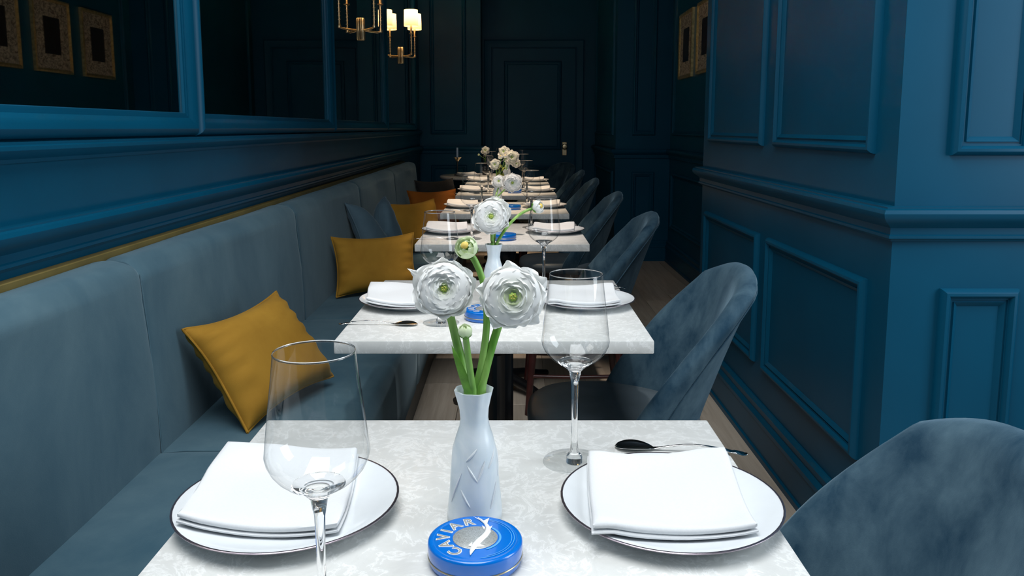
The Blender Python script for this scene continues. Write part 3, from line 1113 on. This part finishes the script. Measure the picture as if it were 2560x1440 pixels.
vase_prof = [(0, 0.0), (0.030, 0.0), (0.0340, 0.003), (0.0338, 0.012), (0.0315, 0.035), (0.0290, 0.065), (0.0268, 0.092), (0.0225, 0.108), (0.0185, 0.120), (0.0170, 0.130),
             (0.0178, 0.142), (0.0205, 0.154), (0.0236, 0.166), (0.0212, 0.166), (0.0180, 0.154), (0.0155, 0.142), (0.0148, 0.130), (0.0160, 0.118), (0.0160, 0.05),
             (0, 0.045)]


def vase_branches():
    parts = []
    rnd = random.Random(3)

    def rad(z):
        for (r0, z0), (r1, z1) in zip(vase_prof[2:12], vase_prof[3:13]):
            if z0 <= z <= z1:
                return r0 + (r1 - r0) * (z - z0) / (z1 - z0)
        return 0.02
    for (a, z, da, z2) in ((-2.2, 0.085, 0.5, 0.10), (-1.7, 0.06, 0.35, 0.085), (-1.7, 0.06, -0.45, 0.08), (-1.2, 0.075, 0.5, 0.095), (-2.0, 0.03, -0.4, 0.05),
                           (-1.2, 0.025, 0.4, 0.055), (-0.6, 0.06, 0.5, 0.09), (-2.9, 0.03, 0.5, 0.07), (0.5, 0.04, 0.5, 0.08), (1.6, 0.03, 0.6, 0.09), (2.6, 0.05, -0.5, 0.09)):
        pth = []
        for q in range(7):
            tt = q / 6
            aa, zz = a + da * tt, z + (z2 - z) * tt
            rr = rad(zz) * vase_fn(aa, zz) + 0.0002
            pth.append((rr * math.cos(aa), rr * math.sin(aa), zz))
        parts.append(tube_data(pth, [0.0004, 0.001, 0.0013, 0.0013, 0.0013, 0.001, 0.0004], 6))
    return mesh_from('branch_relief', *merge(parts), 'china', angle=60)


def make_vase(loc, rz, label, relief=True):
    t = thing('bud_vase', label, 'vase', loc, rz, 'white milk glass bud vases')
    obj('vase_body', cached('vase', lambda: lathe('bud_vase', vase_prof, 'milk_glass', 48, vase_fn, 80)), t)
    if relief:
        obj('branch_relief', cached('vase_branch', vase_branches), t)
    return t


# ---- ranunculus
def petal_mesh(key, phi, width, mat, curl=0.0, ripple=0.04, seed=0, nu=12, nv=10):
    """one petal of a cup of unit radius; base at the origin, cup opening along +Z"""
    rnd = random.Random(seed)
    p0 = rnd.uniform(0, 6)
    verts, faces, along = [], [], []
    for j in range(nv + 1):
        v = 1 - (1 - j / nv) ** 1.7
        wv = width * max(0.03, 1 - abs((v - 0.55) / 0.46) ** 2.6) ** 0.5 if v > 0.55 else width * (0.45 + 0.55 * math.sin(v / 0.55 * PI / 2))
        for i in range(nu + 1):
            u = i / nu * 2 - 1
            vv = v * (1 - 0.09 * u * u * v)
            ph = phi * vv
            r = math.sin(ph) + curl * max(0, vv - 0.7) ** 2 * 6
            z = 1 - math.cos(ph)
            r *= 1 + ripple * math.sin(4 * u + p0) * v * v
            z += ripple * 0.8 * math.cos(5 * u + p0 * 1.7) * v ** 3
            a = u * wv
            verts.append(Vector((r * math.cos(a), r * math.sin(a), z)))
            along.append(v)
    for j in range(nv):
        for i in range(nu):
            a = j * (nu + 1) + i
            faces.append((a, a + 1, a + nu + 2, a + nu + 1))
    return mesh_from(key, verts, faces, mat, attr=along)


def stem_mesh(under, axis, reach, stem_r, bow):
    """from the root inside the vase straight up through its neck, then curving to the flower head"""
    under = Vector(under)
    neck = Vector((max(-0.0035, min(0.0035, under.x * 0.12)), max(-0.003, min(0.003, under.y * 0.12)), 0.108))
    ctrl = neck.lerp(under - Vector(axis) * reach, 0.6) + Vector(bow)
    pth = [Vector((-neck.x * 0.6, -neck.y * 0.6, 0.0)), neck * 0.5] + bez(neck, ctrl, under, 12)
    n_ = len(pth)
    return tube('stem', pth, [stem_r * (1.05 - 0.15 * i / (n_ - 1)) for i in range(n_)], 'stem', 10)


def flower(name, label, head, axis, radius, root, seed=0, rings=None, small=False, group=None, stem_r=0.0035, bow=(0, 0, 0), curl_petal=False):
    """a ranunculus: head position, direction it faces, radius, stem root (inside the vase)"""
    rnd = random.Random(seed)
    head, axis = Vector(head), Vector(axis).normalized()
    q = axis.to_track_quat('Z', 'Y')
    t = thing(name, label, 'flower', root, 0, group)
    M_ = Matrix.Translation(head - Vector(root)) @ q.to_matrix().to_4x4()
    if rings is None:
        rings = [(0.22, 142, 4), (0.28, 140, 4), (0.34, 138, 4), (0.41, 134, 4), (0.48, 130, 4), (0.55, 126, 5), (0.62, 122, 5), (0.69, 117, 5), (0.76, 112, 5), (0.83, 107, 5),
                 (0.90, 101, 5), (0.96, 95, 5), (1.0, 88, 6)]
        if small:
            rings = rings[0::3]
    nr = len(rings)
    for ri, (rf, phi, cnt) in enumerate(rings):
        mat = 'petal_heart' if ri == 0 else 'petal'
        rr = rf * radius
        for c in range(cnt):
            kk = (c + seed) % 3
            me = cached('petal_%s_%d_%d' % (phi, kk, nr), lambda: petal_mesh('petal', R(phi) * (0.95, 1.0, 1.06)[kk], 4.2 / cnt, mat, curl=0.16 if ri >= nr - 1 else 0.0,
                                                                            ripple=0.015 + 0.035 * rf * (1.6 if phi < 80 else 1), seed=ri * 7 + kk))
            a = 2 * PI * (c + 0.37 * ri + rnd.uniform(-0.12, 0.12)) / cnt
            g_ = rr * (0.96, 1.0, 1.045)[c % 3]
            L_ = Matrix.Translation((0, 0, -g_ * 0.9)) @ Matrix.Rotation(a, 4, 'Z') @ Matrix.Rotation(rnd.uniform(-0.04, 0.05), 4, 'Y') @ Matrix.Diagonal((g_, g_, g_ * 0.9, 1))
            o = obj('petal', me, t)
            o.matrix_basis = M_ @ L_
    # packed innermost layers that close the gaps between the petals
    rim = [(rf * math.sin(R(phi)), -rf * math.cos(R(phi)) * 0.9) for (rf, phi, cnt) in rings]
    cp = [(0, rim[0][1] * 0.5 - 0.12)] + [(r_, z_ - 0.095) for (r_, z_) in rim[:-2]]
    cp += [(rim[-2][0] * 0.93, rim[-2][1] - 0.16), (0.80, -0.45), (0.45, -0.72), (0, -0.80)]
    cv_, cf_ = lathe_data(cp, 28, lambda a, z: 1 + 0.02 * math.sin(5 * a + 9 * z))
    core = cached('core_%d_%s' % (nr, rings[-1][1]), lambda: mesh_from('inner_petals', cv_, cf_, 'petal', attr=[0.32] + [min(1.0, 0.35 + 0.05 * ((q_ - 1) // 28)) for q_ in range(1, len(cv_))]))
    o = obj('inner_petals', core, t)
    o.matrix_basis = M_ @ Matrix.Diagonal((radius, radius, radius, 1))
    if curl_petal:
        me = petal_mesh('petal', 1.2, 0.30, 'petal', curl=0.3, seed=50)
        o = obj('petal', me, t)
        o.matrix_basis = M_ @ Matrix.Translation((0, 0, -radius * 0.9)) @ Matrix.Rotation(R(150), 4, 'Z') @ Matrix.Diagonal((radius * 1.30, radius * 0.75, radius * 1.0, 1))
    hm = cached('heart', lambda: lathe('heart', [(0, -0.3), (0.6, -0.2), (1.0, 0.2), (0.85, 0.6), (0.4, 0.8), (0, 0.7)], 'flower_heart', 14, lambda a, z: 1 + 0.12 * math.cos(7 * a)))
    hr = radius * 0.13
    o = obj('heart', hm, t)
    o.matrix_basis = M_ @ Matrix.Translation((0, 0, radius * 0.03)) @ Matrix.Diagonal((hr, hr, hr, 1))
    if not small:
        sm = cached('stamens', lambda: mesh_from('stamens', *merge([tube_data([(0.35 * math.cos(a), 0.35 * math.sin(a), 0.3), (0.5 * math.cos(a), 0.5 * math.sin(a), 1.05)],
                                                                              [0.10, 0.16], 5) for a in (0.2, 1.4, 2.7, 3.9, 5.2)]), 'stamen'))
        o2 = obj('stamens', sm, o)
    # stem from the vase up to the underside of the head
    under = head - Vector(root) - axis * radius * 0.80
    obj('stem', stem_mesh(under, axis, radius, stem_r, bow), t)
    return t


def bud(name, label, head, axis, radius, root, seed=0, opened=False, group=None, stem_r=0.003, bow=(0, 0, 0), mat='petal_bud'):
    head, axis = Vector(head), Vector(axis).normalized()
    q = axis.to_track_quat('Z', 'Y')
    t = thing(name, label, 'flower', root, 0, group)
    M_ = Matrix.Translation(head - Vector(root)) @ q.to_matrix().to_4x4()
    spec = [(0.55, 2.55, 4), (0.78, 2.4, 5), (0.95, 2.2, 5)] if opened else [(0.7, 2.85, 4), (0.95, 2.7, 5)]
    for ri, (rf, phi, cnt) in enumerate(spec):
        me = cached('budpetal_%d_%d_%s' % (ri, opened, mat), lambda: petal_mesh('petal', phi, 2.3 / cnt * 1.5, mat, ripple=0.03, seed=90 + ri))
        for c in range(cnt):
            a = 2 * PI * (c + 0.5 * ri) / cnt
            o = obj('petal', me, t)
            o.matrix_basis = M_ @ Matrix.Translation((0, 0, -rf * radius)) @ Matrix.Rotation(a, 4, 'Z') @ Matrix.Diagonal((rf * radius, rf * radius, rf * radius * (0.95 if opened else 1.05), 1))
    if opened:
        hm = cached('budheart', lambda: lathe('heart', [(0, -0.3), (0.8, -0.2), (1.0, 0.3), (0.6, 0.7), (0, 0.8)], 'stamen', 12))
        o = obj('heart', hm, t)
        o.matrix_basis = M_ @ Matrix.Translation((0, 0, radius * 0.28)) @ Matrix.Diagonal((radius * 0.34, radius * 0.34, radius * 0.34, 1))
    for c in range(5):       # sepals
        me = cached('sepal', lambda: petal_mesh('sepal', 1.25, 0.42, 'leaf', ripple=0.02, seed=9, nu=4, nv=6))
        o = obj('sepal', me, t)
        o.matrix_basis = M_ @ Matrix.Translation((0, 0, -radius * 1.02)) @ Matrix.Rotation(2 * PI * c / 5, 4, 'Z') @ Matrix.Diagonal((radius, radius, radius, 1))
    under = head - Vector(root) - axis * radius * 0.98
    obj('stem', stem_mesh(under, axis, radius * 1.5, stem_r, bow), t)
    return t


# ---- lay the tables
def settings(i):
    ty = TY[i]
    jit = random.Random(i)
    sides = ((-1, 'banquette side'), (1, 'chair side'))
    for s, word in sides:
        px, py = TX + 0.24 * s, ty + 0.044 * (1 if i == 1 else 0.3)
        pl = thing('dinner_plate', 'white plate with grey rim, %s of %s' % (word, WHERE[i]), 'plate', (px, py, TZ + 0.0003), 0, 'dinner plates')
        obj('plate_body', cached('plate', lambda: lathe('dinner_plate', plate_prof, 'china', 64)), pl)
        obj('plate_rim', cached('rim', rim_data), pl)
        nrot = 0.0 if i == 1 else R(jit.uniform(-3, 3))
        nk = obj('napkin', cached('napkin%d_%d' % (i % 2, s), lambda: napkin_mesh(i + s, 0.08 * s, 0.055 if s > 0 else -0.10, -0.005 if s > 0 else -0.022, 0.008 if s > 0 else 0.022)), None,
                 (px + (-0.005 if s > 0 else -0.022), py + (0.008 if s > 0 else 0.022), TZ + 0.0093), (0, 0, nrot))
        tag(nk, 'folded white napkin on plate, %s of %s' % (word, WHERE[i]), 'napkin', 'folded napkins on the plates')
        gx, gy = TX + 0.135 * s, ty + 0.197 * s
        if i == 1:
            gx, gy = (-0.181, 0.708) if s < 0 else (0.090, 1.10)
        g = thing('wine_glass', 'empty stemmed wine glass, %s of %s' % (word, WHERE[i]), 'wine glass', (gx, gy, TZ + 0.0003), 0, 'empty wine glasses')
        glass_parts(g)
        sp = obj('spoon', cached('spoon', spoon_mesh), None, (TX + 0.19 * s, ty + 0.222 * s, TZ), (0, 0, R(4) if s > 0 else PI + R(-2)))
        if i == 1 and s < 0:
            sp.location = (-0.225, 0.765, TZ)
            sp.rotation_euler = (0, 0, PI + R(14))
        if i == 1 and s > 0:
            sp.location = (0.155, 1.152, TZ)
            sp.rotation_euler = (0, 0, R(-8))
        tag(sp, 'polished silver spoon, %s of %s' % (word, WHERE[i]), 'spoon', 'silver spoons')


for i in range(1, 7):
    settings(i)
VASE = {1: (-0.046, 0.932), 2: (-0.050, 2.15), 3: (-0.075, 3.65), 4: (-0.09, 4.86), 5: (-0.05, 6.09), 6: (-0.04, 7.23)}
for i in range(1, 7):
    make_vase((VASE[i][0], VASE[i][1], TZ + 0.0003), 0.3 * i, 'white milk glass bud vase on the %s' % WHERE[i], relief=i < 3)
TIN = {1: (-0.041, 0.835), 2: (-0.068, 1.975), 3: (-0.034, 3.42), 4: (0.0, 4.72), 5: (0.02, 5.93), 6: (0.0, 7.08)}
for i in range(1, 7):
    make_tin((TIN[i][0], TIN[i][1], TZ + 0.0003), 0.0, ('round blue CAVIAR tin with a silver sturgeon, on the %s' if i < 2 else 'round blue lidded tin on the %s') % WHERE[i], i < 3)

# ---- flowers
G1 = 'white ranunculus in the bud vases'


def root(i, dx=0.0, dy=0.0):
    return Vector((VASE[i][0] + dx, VASE[i][1] + dy, TZ + 0.06))


flower('ranunculus', 'full white ranunculus with round green heart beside the widest open bloom', at(1110, 722, 0.925), (0.08, -1, 0.28), 0.0345, root(1, -0.004, 0.0), 1, group=G1,
       stem_r=0.0055, curl_petal=True)
flower('ranunculus', 'widest open white ranunculus with loose outer petals and yellow stamens', at(1282, 742, 0.915), (0.05, -1, 0.20), 0.0395, root(1, 0.006, 0.004), 2, group=G1,
       rings=[(0.26, 128, 4), (0.33, 125, 4), (0.40, 121, 4), (0.48, 116, 4), (0.56, 111, 4), (0.65, 105, 5), (0.74, 99, 5), (0.84, 92, 5), (0.94, 84, 5), (1.04, 73, 5)], stem_r=0.0052, bow=(-0.004, 0, 0.01))
bud('ranunculus_bud', 'half open green ranunculus bud leaning above the full bloom', at(1165, 618, 0.945), (-0.25, -0.75, 0.55), 0.0148, root(1, 0.004, 0.006), 3, True, group=G1,
    stem_r=0.0045, bow=(0.03, 0, 0.02))
bud('ranunculus_bud', 'small closed green bud on a pale upright stem', at(1163, 828, 0.905), (-0.05, -0.25, 1), 0.0088, root(1, 0.0, -0.006), 4, False, group=G1, stem_r=0.0042)


def leaf(loc, pts, wd, label, parent=None):
    verts, faces = [], []
    n = len(pts)
    for i, p in enumerate(pts):
        tt = i / (n - 1)
        hw = wd * math.sin(PI * min(1, 0.12 + 0.88 * tt)) ** 0.7
        for u in (-1, 0, 1):
            verts.append(Vector(p) + Vector((u * hw, -0.3 * hw * (1 - abs(u)), 0)))
    for i in range(n - 1):
        for u in range(2):
            a = i * 3 + u
            faces.append((a, a + 1, a + 4, a + 3))
    return mesh_from('leaf', verts, faces, 'leaf')


v1 = root(1)
gleaf = obj('leaf', leaf(v1, bez((-0.002, -0.009, 0.09), (-0.008, -0.016, 0.12), (-0.026, -0.012, 0.165), 8), 0.0055, ''), None, v1)
tag(gleaf, 'bright green pointed leaf among the stems in the foremost ranunculus vase', 'leaf')
flower('ranunculus', 'large round white ranunculus on the %s' % WHERE[2], at(1228, 541, 2.12), (0.0, -1, 0.12), 0.0475, root(2, -0.003), 6, group=G1, stem_r=0.0055)
bud('ranunculus_bud', 'white ranunculus bud on a stem bending toward the wine glass', at(1347, 516, 2.16), (0.9, -0.4, 0.35), 0.020, root(2, 0.005), 7, True, group=G1, mat='petal', stem_r=0.0042,
    bow=(0.0, 0, 0.03))
flower('ranunculus', 'small white ranunculus half hidden behind the large round bloom', at(1243, 503, 2.20), (0.1, -0.6, 0.7), 0.018, root(2, 0.0, 0.006), 8, group=G1, small=True)
flower('ranunculus', 'smaller of two white ranunculus on the %s' % WHERE[3], at(1247, 453, 3.68), (-0.1, -1, 0.3), 0.030, root(3, -0.003), 9, group=G1)
flower('ranunculus', 'larger of two white ranunculus on the %s' % WHERE[3], at(1281, 457, 3.57), (0.1, -1, 0.1), 0.042, root(3, 0.005), 10, group=G1)
flower('ranunculus', 'white ranunculus on the %s' % WHERE[4], at(1237, 411, 4.84), (-0.2, -1, 0.2), 0.033, root(4, -0.004), 11, group=G1, small=True)
bud('ranunculus_bud', 'white green ranunculus bud above leaves on the %s' % WHERE[4], at(1251, 392, 4.86), (-0.1, -0.4, 1), 0.016, root(4, 0.0), 12, True, group=G1, mat='petal')
bud('ranunculus_bud', 'taller green white ranunculus bud on the %s' % WHERE[4], at(1263, 390, 4.87), (0.1, -0.4, 1), 0.016, root(4, 0.004), 13, True, group=G1, mat='petal')
ol = []
rr_ = random.Random(5)
for k in range(9):
    a, z = rr_.uniform(0, 6.28), rr_.uniform(0.12, 0.20)
    vv_, ff_ = lathe_data([(0, -0.02), (0.006, -0.008), (0.007, 0.004), (0, 0.022)], 6)
    Mx = Matrix.Translation((0.02 + 0.016 * math.cos(a), 0.014 * math.sin(a), z)) @ Matrix.Rotation(rr_.uniform(-0.7, 0.7), 4, 'Y') @ Matrix.Rotation(rr_.uniform(-0.7, 0.7), 4, 'X')
    ol.append(([Mx @ p for p in vv_], ff_))
sprig = thing('leafy_sprig', 'olive yellow leafy sprig in the vase on the %s' % WHERE[4], 'leaves', root(4))
obj('stem', tube('stem', [(0, 0, 0), (0.008, 0, 0.1), (0.02, 0, 0.2)], 0.002, 'olive_leaf', 6), sprig)
for (vv_, ff_) in ol:
    obj('leaf', mesh_from('leaf', vv_, ff_, 'olive_leaf'), sprig)
flower('ranunculus', 'upper cream ranunculus on the %s' % WHERE[5], at(1259, 379, 6.14), (-0.2, -1, 0.4), 0.045, root(5, -0.003), 14, group=G1, small=True)
flower('ranunculus', 'lower cream ranunculus on the %s' % WHERE[5], at(1279, 393, 6.02), (0.2, -1, 0.2), 0.056, root(5, 0.004), 15, group=G1, small=True)
flower('ranunculus', 'cream ranunculus on the %s' % WHERE[6], at(1291, 408, 7.2), (0.3, -1, 0.2), 0.040, root(6, 0.004), 16, group=G1, small=True)

# ---- round table by the door
rz_ = TZ
tp = at(1172, 432, 8.02)
pl = thing('dinner_plate', 'white plate with grey rim on the round table', 'plate', (tp.x, 8.02, rz_ + 0.0003), 0, 'dinner plates')
obj('plate_body', MESHES['plate'], pl)
obj('plate_rim', MESHES['rim'], pl)
nk = obj('napkin', MESHES['napkin1_1'], None, (tp.x - 0.005, 8.028, rz_ + 0.0093), (0, 0, 0.4))
tag(nk, 'folded white napkin on the round table', 'napkin', 'folded napkins on the plates')
cx_ = at(1143, 380, 8.15).x
ch = thing('candle_holder', 'black candlestick with brass star cup on the round table', 'candlestick', (cx_, 8.15, rz_))
obj('stand', lathe('stand', [(0, 0), (0.035, 0), (0.036, 0.006), (0.012, 0.012), (0.006, 0.03), (0.006, 0.13), (0.009, 0.135), (0.006, 0.14), (0, 0.145)], 'iron', 18), ch)
star = lathe_data([(0, 0.0), (0.012, 0.002), (0.020, 0.02), (0.028, 0.042), (0.020, 0.040), (0.012, 0.022), (0, 0.018)], 30, lambda a, z: 1 + (0.55 if z > 0.03 else 0.15) * math.cos(5 * a))
obj('star_cup', mesh_from('star_cup', *star, 'brass', angle=50), ch, (0, 0, 0.142))
cd = obj('candle', lathe('candle', [(0, 0), (0.011, 0), (0.0105, 0.118), (0.004, 0.122), (0, 0.122)], 'candle_wax', 14), None, (cx_, 8.15, rz_ + 0.161))
tag(cd, 'pale blue taper candle standing in the black candlestick', 'candle')
vt = at(1213, 400, 8.2)
dv = thing('glass_vase', 'dark slim vase on the round table', 'vase', (vt.x, 8.2, rz_))
obj('vase_body', lathe('dark_vase', [(0, 0), (0.03, 0), (0.034, 0.02), (0.028, 0.07), (0.017, 0.10), (0.022, 0.13), (0.019, 0.13), (0.014, 0.10), (0.02, 0.06), (0, 0.05)], 'dark_vase_glass', 20), dv)
rv = Vector((vt.x, 8.2, rz_ + 0.06))
flower('ranunculus', 'cream ranunculus in the dark vase on the round table', at(1213, 376, 8.2), (-0.1, -1, 0.3), 0.042, rv, 17, group='flowers on the round table', small=True)
bud('ranunculus_bud', 'yellow green bud beside the cream ranunculus on the round table', at(1197, 387, 8.2), (-0.8, -0.4, 0.5), 0.012, rv, 18, False, group='flowers on the round table')
for k, (gx, gy, wd_) in enumerate(((-0.24, 8.36, 'empty wine glass behind the dark vase on the round table'), (-0.12, 8.06, 'empty wine glass beside the dark vase on the round table'))):
    g = thing('wine_glass', wd_, 'wine glass', (gx, gy, rz_ + 0.0003), 0, 'empty wine glasses')
    glass_parts(g)

# ------------------------------------------------------------------ cushions
def cushion_mesh(key, a, b_, T, mat, chop=0.0, wr=0.0, seed=0, n=30):
    rnd = random.Random(seed)
    ph = [rnd.uniform(0, 6) for _ in range(8)]
    verts, faces = [], []
    for side in (1, -1):
        for i in range(n + 1):
            for j in range(n + 1):
                u, v = i / n * 2 - 1, j / n * 2 - 1
                u = math.copysign(1 - (1 - abs(u)) ** 1.25, u)
                v = math.copysign(1 - (1 - abs(v)) ** 1.25, v)
                x = a * u * (1 - 0.085 * (1 - v * v) * abs(u) ** 3)
                y = b_ * v * (1 - 0.15 * (1 - u * u) * abs(v) ** 3)
                if chop:
                    y -= chop * math.exp(-(u / 0.36) ** 2) * ((v + 1) / 2) ** 1.4
                th = T * (max(0, 1 - u ** 4) * max(0, 1 - v ** 4)) ** 0.55
                th *= 1 - (0.45 * math.exp(-(u / 0.22) ** 2) * max(0, v) if chop else 0)
                edge = max(0, abs(u) - 0.55) / 0.45
                wri = wr * edge * math.sin(v * 17 + ph[0] + 2 * math.sin(3 * v + ph[1])) * max(0, 1 - u ** 8) ** 0.5
                wri += wr * 0.5 * math.sin(3.1 * u + ph[2]) * math.sin(2.7 * v + ph[3]) * max(0, 1 - u ** 4) * max(0, 1 - v ** 4)
                verts.append(Vector((x, y, side * th + wri + 0.004 * math.sin(2.5 * v + ph[4]) * u)))
    m_ = (n + 1) ** 2
    for s in (0, 1):
        for i in range(n):
            for j in range(n):
                q = s * m_ + i * (n + 1) + j
                f = (q, q + n + 1, q + n + 2, q + 1)
                faces.append(f if not s else f[::-1])
    me = mesh_from(key, verts, faces, mat)
    bm = bmesh.new()
    bm.from_mesh(me)
    bmesh.ops.remove_doubles(bm, verts=bm.verts, dist=0.0003)
    bmesh.ops.recalc_face_normals(bm, faces=bm.faces)
    bm.to_mesh(me)
    bm.free()
    # piping along the rim
    ring = [(i, 0) for i in range(n)] + [(n, j) for j in range(n)] + [(i, n) for i in range(n, 0, -1)] + [(0, j) for j in range(n, 0, -1)]
    pts = [verts[i * (n + 1) + j] for (i, j) in ring]
    pts.append(pts[0])
    return me, tube(key + '_seam', pts, 0.0035, mat, 6)


def cushion(label, p_bl, p_br, up, a, b_, T, mat, chop=0.0, wr=0.004, seed=0):
    """stands on its lower edge p_bl - p_br; up: direction of its height"""
    p_bl, p_br, up = Vector(p_bl), Vector(p_br), Vector(up).normalized()
    ux = (p_br - p_bl).normalized()
    up = (up - ux * up.dot(ux)).normalized()
    nz_ = ux.cross(up)
    c = (p_bl + p_br) / 2 + up * b_
    t = thing('cushion', label, 'cushion', (0, 0, 0), 0, 'velvet cushions on the banquette')
    t.matrix_basis = Matrix.Translation((p_bl + p_br) / 2)
    me, seam = cushion_mesh('cushion', a, b_, T, mat, chop, wr, seed)
    Mx = Matrix.Translation(c - (p_bl + p_br) / 2) @ Matrix((ux, up, nz_)).transposed().to_4x4()
    cv = obj('cover', me, t)
    cv.matrix_basis = Mx
    sm = obj('seam', seam, t)
    sm.matrix_basis = Mx
    return t


ZS = 0.466
cushion('mustard velvet cushion tilted against the banquette beside the %s' % WHERE[1], (-0.665, 1.95, ZS), (-0.545, 2.31, ZS + 0.02), (-0.215, 0.14, 0.36), 0.205, 0.155, 0.062, 'velvet_mustard', 0, 0.007, 1)
cushion('mustard velvet cushion leaning on the blue cushion', (-0.79, 3.56, ZS), (-0.45, 3.70, ZS), (-0.04, 0.16, 0.5), 0.195, 0.140, 0.062, 'velvet_mustard', 0, 0.005, 2)
cushion('blue-grey velvet cushion with a chopped top between two mustard cushions', (-0.71, 4.06, ZS), (-0.58, 4.42, ZS), (-0.17, 0.12, 0.5), 0.215, 0.205, 0.062, 'velvet_cushion_blue', 0.17, 0.003, 3)
cushion('mustard velvet cushion between the blue and the rust cushion', (-0.70, 4.75, ZS), (-0.44, 5.02, ZS), (-0.10, 0.14, 0.5), 0.205, 0.165, 0.06, 'velvet_mustard', 0, 0.004, 4)
cushion('rust orange velvet cushion', (-0.76, 6.06, ZS), (-0.42, 6.22, ZS), (-0.05, 0.16, 0.5), 0.20, 0.150, 0.06, 'velvet_rust', 0, 0.004, 5)
cushion('dark grey velvet cushion at the banquette end by the round table', (-0.76, 6.86, ZS), (-0.48, 7.12, ZS), (-0.10, 0.14, 0.5), 0.21, 0.165, 0.06, 'velvet_dark', 0, 0.003, 6)
